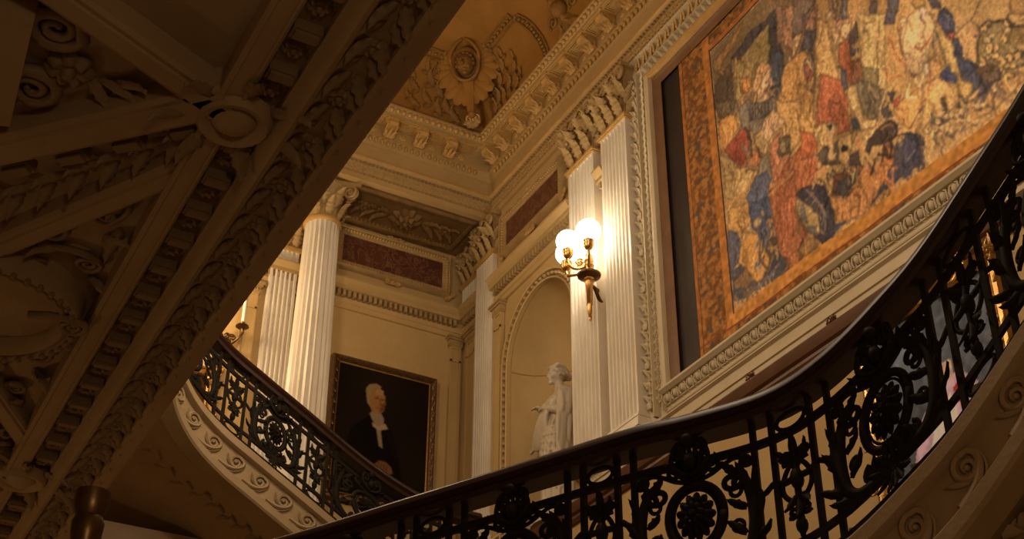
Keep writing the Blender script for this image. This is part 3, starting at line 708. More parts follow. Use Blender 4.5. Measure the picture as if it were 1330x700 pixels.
def railing(P, name, label, H, narrow, s0, s1, topH, detail=1.):
    base = P.p((s0+s1)/2); t = thing(name, label, 'railing', (float(base[0]), float(base[1]), float(base[2]))); k = H/.85
    qs = list(np.arange(s0, s1+1e-6, .06))
    # moulded wooden handrail
    gr = .98; prof = [(d*1.18*gr, h*1.22*(1+(gr-1)*.6) if h < 0 else h) for d, h in [(-.055, -.085), (.055, -.085), (.058, -.06), (.046, -.05), (.064, -.03), (.060, -.008), (.036, .012), (0, .018), (-.036, .012), (-.060, -.008), (-.064, -.03), (-.046, -.05), (-.058, -.06)]]
    b = MB(); b.sweep(prof, [(lambda q: (lambda d, h: P.at(q, H-.018+h, d)))(q) for q in qs]); b.build('handrail', WOOD, t, 50)
    for nm, v, r in (('top_rail', .625, .016), ('bottom_rail', .135, .014), ('bottom_rail', .035, .016)):
        b = MB(); b.sweep([(-.012, -r), (.012, -r), (.012, r), (-.012, r)], [(lambda q: (lambda d, h: P.at(q, v*k+h, d)))(q) for q in qs]); b.build(nm, IRON, t)
    bar_at = sorted([c+o for c in narrow for o in (-.175, -.09, .09, .175)])
    for c in bar_at:
        if not s0 <= c <= s1: continue
        b = MB(); e = .0125
        b.grid([[P.at(c-e, v*k, -e), P.at(c+e, v*k, -e), P.at(c+e, v*k, e), P.at(c-e, v*k, e)] for v in (0., (H-.09)/k)], closed_u=True)
        b.grid([[P.at(c-e*2, v*k, -e*2), P.at(c+e*2, v*k, -e*2), P.at(c+e*2, v*k, e*2), P.at(c-e*2, v*k, e*2)] for v in (0., .03)], closed_u=True)
        b.build('baluster', IRON, t)
    def one(name, parent, c, f, smooth=True):
        b = MB(); f(b); return b.build(name, IRON, parent, smooth)
    for c in narrow:                           # slim panels: ring, foliate drop, ring
        if not s0 <= c <= s1: continue
        b = MB(); b.ball(P.at(c, vm(.45)*k), .030, .030, .050, 10, 7); b.tube([P.at(c, vm(v)*k) for v in (.19, .3, .42, .5, .56)], [.008, .014, .016, .018, .010], 6)
        pl = b.build('drop_finial', IRON, t, True)
        for v, ry in ((.742, .030), (.085, .036)): one('ring', pl, c, lambda b: ptube(b, P, c, k, [(.066*math.cos(2*math.pi*i/20), v+ry*math.sin(2*math.pi*i/20)) for i in range(21)], .0105))
        for sd in (-1, 1):
            one('scroll', pl, c, lambda b: ptube(b, P, c, k, smooth2([(0, .55), (sd*.04, .51), (sd*.066, .44), (sd*.055, .38), (0, .32)]), .012))
            one('scroll', pl, c, lambda b: ptube(b, P, c, k, [(sd*(.045)+p[0]*sd, .575+p[1]) for p in spiral_pts(.006, .036, 1.4, 2.6, 16)], .011))
            one('scroll', pl, c, lambda b: ptube(b, P, c, k, [(sd*(.030)+p[0]*sd, .29+p[1]) for p in spiral_pts(.005, .028, 1.3, -2.6, 14)], .010))
            one('arm', pl, c, lambda b: ptube(b, P, c, k, smooth2([(sd*.01, .46), (sd*.06, .455), (sd*.10, .475), (sd*.15, .44), (sd*.20, .47)]), [.016]*6+[.014]*15))
        for rot, L_, v in ((0, .17, .53), (.6, .13, .51), (-.6, .13, .51), (math.pi, .14, .37), (math.pi+.6, .11, .38), (math.pi-.6, .11, .38)): one('leaf', pl, c, lambda b: pshape(b, P, c, k, leaf_shape, pm(0, v, rot), L=L_, W=.045, curl=.5, lobes=3, nt=7))
        for v, r_ in ((.215, .026), (.255, .016), (.17, .012)): one('bulb', pl, c, lambda b: b.ball(P.at(c, vm(v)*k), r_, r_, r_*1.5, 8, 6))
    cs = [((narrow[i]+narrow[i+1])/2, (narrow[i+1]-narrow[i])/2-.19) for i in range(len(narrow)-1)]
    for c, hw in cs:                           # broad panels: oval medallion between acanthus scrolls
        if not (s0+.1 <= c <= s1-.1): continue
        a = hw/.26
        b = MB(); ptube(b, P, c, k, [(.122*a*math.cos(2*math.pi*i/32), .415+.168*math.sin(2*math.pi*i/32)) for i in range(33)], .021)
        pl = b.build('medallion', IRON, t, True)
        one('medallion_ring', pl, c, lambda b: ptube(b, P, c, k, [(.098*a*math.cos(2*math.pi*i/28), .415+.140*math.sin(2*math.pi*i/28)) for i in range(29)], .007))
        def ros(b):
            pshape(b, P, c, k, rosette_shape, pm(0, .415, 0, 1.*a, 1.45, .0), r=.090, petals=13, h=.5)
        one('rosette', pl, c, ros, 30)
        one('rosette', pl, c, lambda b: pshape(b, P, c, k, rosette_shape, pm(0, .415, .2, 1.*a, 1.4, .024), r=.055, petals=9, h=.7), 30)
        for sd in (-1, 1):
            S = lambda pts: [(sd*p[0]*a,)+tuple(p[1:]) for p in pts]
            for pts, r_ in ((smooth2([(.03, .150), (.10, .150), (.18, .165), (.235, .23), (.252, .34), (.245, .46), (.215, .56), (.16, .61)]), [.017+.012*math.sin(math.pi*i/35) for i in range(36)]),
                            ([(.165+p[0], .555+p[1]) for p in spiral_pts(.008, .058, 1.5, 1.65-2*math.pi*1.5, 24)], .014),
                            ([(.085+p[0], .66+p[1]) for p in spiral_pts(.006, .040, 1.5, .6, 20)], .012),
                            ([(.10+p[0], .205+p[1]) for p in spiral_pts(.006, .048, 1.5, -1.9, 20)], .013),
                            ([(.225+p[0], .175+p[1]) for p in spiral_pts(.006, .036, 1.3, 2.0, 18)], .012),
                            ([(.235+p[0], .645+p[1]) for p in spiral_pts(.006, .032, 1.3, 3.6, 18)], .011),
                            (smooth2([(.26, .62), (.20, .67), (.14, .655), (.085, .622), (.02, .60)]), .011)):
                one('scroll', pl, c, lambda b: ptube(b, P, c, k, S(pts), r_))
            for v in (.32, .50): one('ring', pl, c, lambda b: ptube(b, P, c, k, S([(.180+.024*math.cos(2*math.pi*i/14), v+.028*math.sin(2*math.pi*i/14)) for i in range(15)]), .010))
            for u, v, rot, L_ in ((.19, .165, -1.3, .12), (.235, .22, -1.0, .13), (.252, .32, -.4, .15), (.250, .42, -.2, .15), (.235, .50, .25, .14), (.20, .57, .7, .12), (.215, .27, .8, .11), (.225, .40, 1.0, .10), (.14, .165, .6, .11), (.06, .155, .3, .12)):
                one('acanthus_leaf', pl, c, lambda b: pshape(b, P, c, k, leaf_shape, pm(sd*u*a, v, sd*rot), L=L_, W=.05, curl=.6, lobes=3, nt=8))
            one('scroll', pl, c, lambda b: ptube(b, P, c, k, [(sd*(.045+p[0]), .735+p[1], .03) for p in spiral_pts(.006, .040, 1.4, .2, 18)], .014))
            one('scroll', pl, c, lambda b: ptube(b, P, c, k, smooth2([(sd*.0, .63, .02), (sd*.05, .65, .03), (sd*.085, .70, .035), (sd*.07, .75, .04)]), .013))
        for v, rots, L_ in ((.135, (-1.2, -.6, 0, .6, 1.2), .13), (.60, (-.9, -.4, 0, .4, .9), .17), (.14, (2.3, 2.8, math.pi, 3.5, 4.0), .11)):
            for rot in rots: one('palmette_leaf', pl, c, lambda b: pshape(b, P, c, k, leaf_shape, pm(0, v, rot), L=L_, W=.04, curl=.5, lobes=2, nt=6))
        one('knob', pl, c, lambda b: b.ball(P.at(c, vm(.775)*k, .035), .040, .040, .034, 10, 6)); one('knob', pl, c, lambda b: b.ball(P.at(c, vm(.70)*k, .03), .032, .032, .042, 8, 6))
    return t
WAVE = MB()
pts = smooth2([(-.13, -.055, 0), (-.06, -.052, 0), (.0, -.035, 0), (.045, .0, 0), (.065, .04, 0), (.05, .075, 0), (.01, .085, 0)], 5)
pts += spiral_pts(.062, .012, 1.35, 1.25, 24, .0, .028, 0, 1)
WAVE.tube(pts, [.016 if i < 30 else .016-.007*(i-30)/(len(pts)-30) for i in range(len(pts))], 5, nrm=(0, 0, 1))
WAVE.tube([(p[0]*.9+.015, p[1]-.026, 0) for p in pts[:26]], .006, 4, nrm=(0, 0, 1)); WAVE.ball((0, .028, 0), .014, .014, .016, 6, 4)
leaf_shape(WAVE, .10, .03, .3, 2, Matrix.Translation((-.03, -.02, 0)) @ Matrix.Rotation(.9, 4, 'Z'), 5)
def staircase(P, label, s0, s1, depth, width, m, m2, step, wave_sc, ws, uw=None):
    base = P.p((s0+s1)/2); t = thing('staircase', label, 'staircase', tuple(float(q) for q in base))
    qs = list(np.arange(s0, s1+1e-6, .08))
    prof = [(-.10, 0), (.055, 0), (.065, -.012), (.065, -.075), (.05, -.085), (.012, -.095), (.012, -depth+.11), (.05, -depth+.10), (.065, -depth+.085), (.065, -depth+.02), (.05, -depth), (-.10, -depth)]
    b = MB(); b.sweep(prof, [(lambda q: (lambda d, h: P.at(q, h, d)))(q) for q in qs], caps=True); b.f.extend([]); st = b.build('stringer', m, t, 30)
    me = WAVE_M[m.name]; q = s0+.1; first = True
    while q < s1-.1:
        fr = P.frame(q, -depth*.53, .024, wave_sc)
        link('wave_scroll', me, st, fr); q += ws
    b = MB(); b.grid([[P.at(q, -depth+.02, -.09), P.at(q, -depth+.02, -(uw or width))] for q in qs]); u = b.build('underside', m2, t, 30)
    q = s0; 
    while q < s1:                              # one object per tread
        p0, p1 = P.p(q), P.p(min(q+step, s1)); z = max(p0[2], p1[2])-.05; lo = (p0[2]-.30, p1[2]-.30)
        c = [P.at(q, 0, -.09), P.at(q+step, 0, -.09), P.at(q+step, 0, -width), P.at(q, 0, -width)]
        b = MB(); b.add([(x, y, zz_) for (x, y, _), zz_ in zip(c, (lo[0], lo[1], lo[1], lo[0]))]+[(x, y, z) for x, y, _ in c], [(0, 3, 2, 1), (4, 5, 6, 7), (0, 1, 5, 4), (1, 2, 6, 5), (2, 3, 7, 6), (3, 0, 4, 7)]); b.build('tread', TREAD, t); q += step
    return t, st, u
WAVE_M = {SHADEDSTONE.name: WAVE.mesh('wave_scroll', SHADEDSTONE, 50), SOFFIT.name: None}
w2 = MB(); w2.v, w2.f = WAVE.v, WAVE.f; WAVE_M[SOFFIT.name] = w2.mesh('wave_scroll', SOFFIT, 50)
# near flight: level along the landing, then rising toward the eye on the right
HN = .85
top = [(1.55, 7.10, 2.60), (2.189, 6.314, 2.70), (2.582, 5.763, 2.772), (2.943, 5.187, 2.82), (3.185, 4.705, 2.832), (3.321, 4.481, 2.830), (3.509, 4.17, 2.855), (3.621, 3.932, 2.940), (3.739, 3.677, 3.116), (3.820, 3.44, 3.285), (3.905, 3.111, 3.571), (3.965, 2.85, 3.80), (4.01, 2.5, 4.10), (4.02, 2.1, 4.43)]
NEAR = Path([(x, y, z-HN) for x, y, z in top], -1)
off = NEAR.s[24]                              # plan length where the picture begins
NB_ = [c+off for c in (-.12, .78, 1.685, 2.60, 3.44, 4.28)]
if np.dot(NEAR.n(2.)[:2], -NEAR.p(2.)[:2]) < 0: NEAR.side = 1
railing(NEAR, 'stair_railing', 'near black wrought-iron railing with a broad dark wooden handrail, sweeping up to the right', HN, NB_, .05, NEAR.L-.02, HN)
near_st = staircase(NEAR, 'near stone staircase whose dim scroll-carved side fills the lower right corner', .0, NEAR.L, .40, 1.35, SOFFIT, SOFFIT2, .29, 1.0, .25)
# carved leaves and scrolls under the near flight
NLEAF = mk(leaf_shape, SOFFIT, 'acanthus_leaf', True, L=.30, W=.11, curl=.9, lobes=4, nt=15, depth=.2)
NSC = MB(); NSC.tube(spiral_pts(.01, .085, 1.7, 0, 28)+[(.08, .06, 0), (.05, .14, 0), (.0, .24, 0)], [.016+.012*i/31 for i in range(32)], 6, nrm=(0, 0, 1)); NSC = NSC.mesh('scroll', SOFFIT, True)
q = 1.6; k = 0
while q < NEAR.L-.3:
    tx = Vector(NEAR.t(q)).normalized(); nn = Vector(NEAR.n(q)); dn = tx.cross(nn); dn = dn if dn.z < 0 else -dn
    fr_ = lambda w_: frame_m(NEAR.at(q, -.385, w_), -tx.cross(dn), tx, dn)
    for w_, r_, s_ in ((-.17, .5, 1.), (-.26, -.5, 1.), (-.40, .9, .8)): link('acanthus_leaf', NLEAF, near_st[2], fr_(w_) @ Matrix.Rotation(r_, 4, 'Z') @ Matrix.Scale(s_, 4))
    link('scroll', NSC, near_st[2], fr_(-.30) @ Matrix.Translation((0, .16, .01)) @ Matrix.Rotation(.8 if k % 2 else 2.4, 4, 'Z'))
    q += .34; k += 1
# far flight: along the colonnade, rising to the left and curling toward the eye
HF = .78
topf = [(5.35, 10.5, 5.03), (5.0, 10.5, 5.045), (4.702, 10.5, 5.10), (4.398, 10.5, 5.215), (4.093, 10.5, 5.365), (3.634, 10.5, 5.632), (3.18, 10.5, 5.895), (2.86, 10.49, 6.08), (2.60, 10.42, 6.245), (2.40, 10.28, 6.40), (2.26, 10.08, 6.56), (2.18, 9.82, 6.74), (2.16, 9.5, 6.94)]
FAR = Path([(x, y, z-HF) for x, y, z in topf], 1)
if np.dot(FAR.n(1.)[:2], np.array([0, -1])) < 0: FAR.side = -1
xs = lambda X: float(np.interp(-X, -FAR.D[:160, 0], FAR.s[:160]))
railing(FAR, 'stair_railing', 'far black wrought-iron railing descending to the right in front of the portrait', HF, [xs(5.3)-.4, xs(4.77), xs(3.754), xs(2.70), xs(2.70)+1.02], .02, FAR.L-.02, HF)
far_st = staircase(FAR, 'far stone staircase with a pale wave-scroll band along its side, below the portrait', .0, FAR.L, .42, 1.05, SHADEDSTONE, SOFFIT, .29, 1.0, .222, 1.98)
# leafy garland on the underside of the far flight
GLEAF = mk(leaf_shape, SOFFIT2, 'garland_leaf', True, L=.13, W=.05, curl=.5, lobes=3, nt=6)
q = .3; k = 0
while q < FAR.L-.3:
    tx = Vector(FAR.t(q)).normalized(); nn = Vector(FAR.n(q)); dn = tx.cross(nn); dn = dn if dn.z < 0 else -dn
    link('garland_leaf', GLEAF, far_st[2], frame_m(FAR.at(q, -.402, -.42+.03*math.sin(k)), dn.cross(tx)*-1 if False else tx.cross(dn)*-1, tx, dn) @ Matrix.Rotation((.7 if k % 2 else -.7), 4, 'Z'))
    q += .062; k += 1
# ================================================================ the dim gallery ceiling overhead
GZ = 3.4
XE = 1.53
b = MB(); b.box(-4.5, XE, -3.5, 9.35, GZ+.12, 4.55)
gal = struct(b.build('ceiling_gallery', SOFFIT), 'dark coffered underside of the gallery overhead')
# continuous members along the edge
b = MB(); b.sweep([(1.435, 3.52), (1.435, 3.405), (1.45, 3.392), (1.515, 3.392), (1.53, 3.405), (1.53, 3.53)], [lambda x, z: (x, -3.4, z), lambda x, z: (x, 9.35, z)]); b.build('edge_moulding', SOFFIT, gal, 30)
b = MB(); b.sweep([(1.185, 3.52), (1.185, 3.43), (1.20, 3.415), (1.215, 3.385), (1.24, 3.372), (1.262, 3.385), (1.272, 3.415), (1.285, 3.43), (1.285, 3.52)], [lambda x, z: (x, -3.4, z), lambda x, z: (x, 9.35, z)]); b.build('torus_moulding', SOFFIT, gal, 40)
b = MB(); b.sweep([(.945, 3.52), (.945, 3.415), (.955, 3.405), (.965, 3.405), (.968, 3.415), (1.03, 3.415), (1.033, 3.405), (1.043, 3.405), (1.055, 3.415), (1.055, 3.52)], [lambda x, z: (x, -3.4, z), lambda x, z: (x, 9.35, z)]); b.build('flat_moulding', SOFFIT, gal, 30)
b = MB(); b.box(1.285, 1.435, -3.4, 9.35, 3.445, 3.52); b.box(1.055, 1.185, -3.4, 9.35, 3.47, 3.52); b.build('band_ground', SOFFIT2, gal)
GL = mk(leaf_shape, SOFFIT2, 'acanthus_leaf', True, L=.15, W=.065, curl=.6, lobes=3, depth=.25)
GR = mk(rosette_shape, SOFFIT2, 'rosette', 40, r=.05, petals=7, h=.6)
y = 2.3; k = 0
while y < 9.2:                                 # leaf band
    for sd in (-1, 1): link('acanthus_leaf', GL, gal, on_under(1.36+sd*.012, y, 3.445, math.pi+sd*(.8 if k % 2 else .5), .95))
    if k % 3 == 0: link('rosette', GR, gal, on_under(1.36, y+.05, 3.445, 0, 1.))
    y += .105; k += 1
y = 2.4
BLK = MB(); BLK.box(-.055, .055, -.03, .03, 0, .045); BLK.box(-.045, .045, -.02, .02, .045, .06); BLK = BLK.mesh('block', SOFFIT2)
while y < 9.2:                                 # little blocks with a rosette between
    link('block', BLK, gal, on_under(1.12, y, 3.47)); link('rosette', GR, gal, on_under(1.12, y+.125, 3.47, 0, 1.05)); y += .25
def rib(p, q, w_, drop=.0, name='rib', m=SOFFIT):
    p, q = Vector((*p, 0)), Vector((*q, 0)); t = (q-p).normalized(); n = Vector((-t.y, t.x, 0)); zb = GZ+drop
    prof = [(-w_/2, GZ+.12), (-w_/2, zb+.03), (-w_/2+.012, zb+.012), (-w_/2+.03, zb+.012), (-w_/2+.034, zb), (w_/2-.034, zb), (w_/2-.03, zb+.012), (w_/2-.012, zb+.012), (w_/2, zb+.03), (w_/2, GZ+.12)]
    b = MB(); b.sweep(prof, [lambda d, z: (p.x+n.x*d, p.y+n.y*d, z), lambda d, z: (q.x+n.x*d, q.y+n.y*d, z)]); return b.build(name, m, gal, 30)
GLS = mk(leaf_shape, SOFFIT2, 'acanthus_leaf', True, L=.2, W=.08, curl=.6, lobes=4, depth=.25)
SP = MB(); SP.tube(spiral_pts(.01, .085, 1.9, 0, 30)+[(.08, .06, 0), (.06, .15, 0), (.0, .26, 0)], [.012+.012*i/34 for i in range(34)], 6, nrm=(0, 0, 1)); SPIRAL = SP.mesh('scroll', SOFFIT2, True)
def garl(p, q):                                # twisted leaf garland between two ribs
    p, q = Vector((*p, 0)), Vector((*q, 0)); L_ = (q-p).length; t = (q-p)/L_; s_ = 0; k = 0
    while s_ < L_:
        c = p+t*s_; link('acanthus_leaf', GLS, gal, on_under(c.x, c.y, 3.49, math.atan2(-t.x, -t.y)+(.45 if k % 2 else -.45), .8)); s_ += .085; k += 1
for yc, flip in ((6.1, 1), (6.1, -1), (2.34, 1)):      # half bays, mirrored about the oval and the bosses
    Y = lambda y: yc+flip*(y-6.1)
    rib((1.0, Y(4.12)), (-.25, Y(5.45)), .17); rib((.985, Y(4.66)), (.33, Y(5.80)), .13, .02); garl((.98, Y(4.42)), (.15, Y(5.62)))
    for k in range(6):
        q = (k+.5)/6; link('block', BLK, gal, on_under(1.0-1.05*q, Y(4.32+1.15*q), GZ+.10, .75*flip, 1.2))
    for x, y, r_, s_ in ((.62, 5.42, 2.4, .9), (.80, 5.20, -.4, .7), (.83, 5.62, 1.2, .75), (.55, 5.60, 4.0, .6)): link('scroll', SPIRAL, gal, on_under(x, Y(y), GZ+.09, r_ if flip > 0 else math.pi-r_, s_))
    for x, y, r_ in ((.70, 5.3, .5), (.84, 5.42, -.8), (.88, 5.0, 2.6), (.72, 5.55, 1.8), (.9, 5.3, 3.), (.86, 5.75, -2.)): link('acanthus_leaf', GLS, gal, on_under(x, Y(y), GZ+.10, r_ if flip > 0 else math.pi-r_, .9))
for yb in (4.22, 7.98):                        # bosses with leaves
    rib((1.0, yb-.02), (-.3, yb-.62), .14)
    bs = MB(); bs.add(*[(lambda m: (m.v, m.f))(MB().lathe([(.001, .075), (.035, .07), (.06, .045), (.075, .03), (.09, .05), (.11, .055), (.125, .03), (.13, 0)], 20, None, False))][0], M=on_under(1.05, yb, GZ+.04))
    bs.v = [(1.05+(x-1.05)*1.2, yb+(y-yb)*1.2, z) for x, y, z in bs.v]; bo = bs.build('boss', SOFFIT, gal, 40)
    for k in range(7): a = 2*math.pi*k/7; link('acanthus_leaf', GLS, bo, on_under(1.05+.10*math.sin(a), yb+.12*math.cos(a)*-1, GZ+.05, a+math.pi*0, 1.0) if False else on_under(1.05, yb, GZ+.03, a, 1.) @ Matrix.Translation((0, .13, 0)))
    # side lozenge beyond the boss: scrolls and a rosette in the triangular field
    link('rosette', GR, gal, on_under(.43, yb+.10, GZ+.10, 0, 2.0))
    for dy, r_ in ((-.12, .4), (.26, 2.7)): link('scroll', SPIRAL, gal, on_under(.33, yb+dy, GZ+.08, r_, 1.25))
    for k in range(6): link('acanthus_leaf', GLS, gal, on_under(.50+.05*k, yb+.12, GZ+.10, -math.pi/2+(k % 3-1)*.7, .8))
    b = MB(); b.add([(-.6, yb-.25, GZ+.01), (.25, yb-.18, GZ+.01), (.30, yb+.45, GZ+.01), (-.6, yb+.75, GZ+.01), (-.6, yb-.25, GZ+.12), (.25, yb-.18, GZ+.12), (.30, yb+.45, GZ+.12), (-.6, yb+.75, GZ+.12)], [(0,1,2,3),(0,4,5,1),(1,5,6,2),(2,6,7,3),(3,7,4,0)]); pf = b.build('field_panel', SOFFIT, gal)
    link('bead_row', None, gal) if False else None
# oval cartouche
def oval(cx, cy):
    b = MB(); rows = []
    for i in range(48):
        a = 2*math.pi*i/48; rows.append([(cx+(rx+d)*math.cos(a), cy+(ry+d)*math.sin(a), z) for d, z in ((-.05, 3.46), (-.04, 3.40), (-.02, 3.375), (.0, 3.385), (.012, 3.40), (.03, 3.37), (.05, 3.385), (.06, 3.52))] if True else 0)
    b.grid(rows, closed_v=True); b.add([(cx+(rx-.05)*math.cos(2*math.pi*i/48), cy+(ry-.05)*math.sin(2*math.pi*i/48), 3.46) for i in range(48)], [tuple(range(48))])
    o = b.build('oval_cartouche', SOFFIT, gal, 40)
    for i in range(40):
        a = 2*math.pi*i/40; link('egg', GEGG, o, on_under(cx+(rx+.03)*math.cos(a), cy+(ry+.03)*math.sin(a), 3.375, 0, 1))
    for a in (-.25, .25+math.pi): link('scroll', SPIRAL, o, on_under(cx+(rx+.02)*math.cos(a), cy+(ry+.02)*math.sin(a), 3.375, 1.5, .8))
rx, ry = .40, .40
GEGG = MB(); GEGG.ball((0, 0, .0), .018, .024, .014, 6, 4); GEGG = GEGG.mesh('egg', SOFFIT2, True)
oval(.47, 6.12); oval(.47, 2.34)
# dark bronze standard lamp column, its turned top showing at the lower left
t = thing('lamp_standard', 'dark turned bronze lamp standard in the lower left corner', 'lamp standard', (.568, 3.067, ZF))
M = Matrix.Translation((.568, 3.067, 0))
b = MB(); b.lathe([(.16, ZF), (.16, ZF+.06), (.12, ZF+.10), (.10, ZF+.2), (.05, ZF+.28), (.04, ZF+.5)], 20, M); b.build('base', BRONZE, t, 40)
b = MB(); b.lathe([(.030, ZF+.5), (.024, .4), (.017, 1.02), (.024, 1.03), (.024, 1.05), (.017, 1.06), (.019, 1.12)], 16, M); b.build('pole', BRONZE, t, 40)
b = MB(); b.lathe([(.019, 1.12), (.027, 1.125), (.029, 1.15), (.023, 1.165), (.028, 1.18), (.035, 1.21), (.037, 1.24), (.031, 1.255), (.036, 1.265), (.041, 1.285), (.040, 1.315), (.024, 1.32), (.012, 1.323)], 20, M); cp = b.build('turned_cap', BRONZE, t, 40)
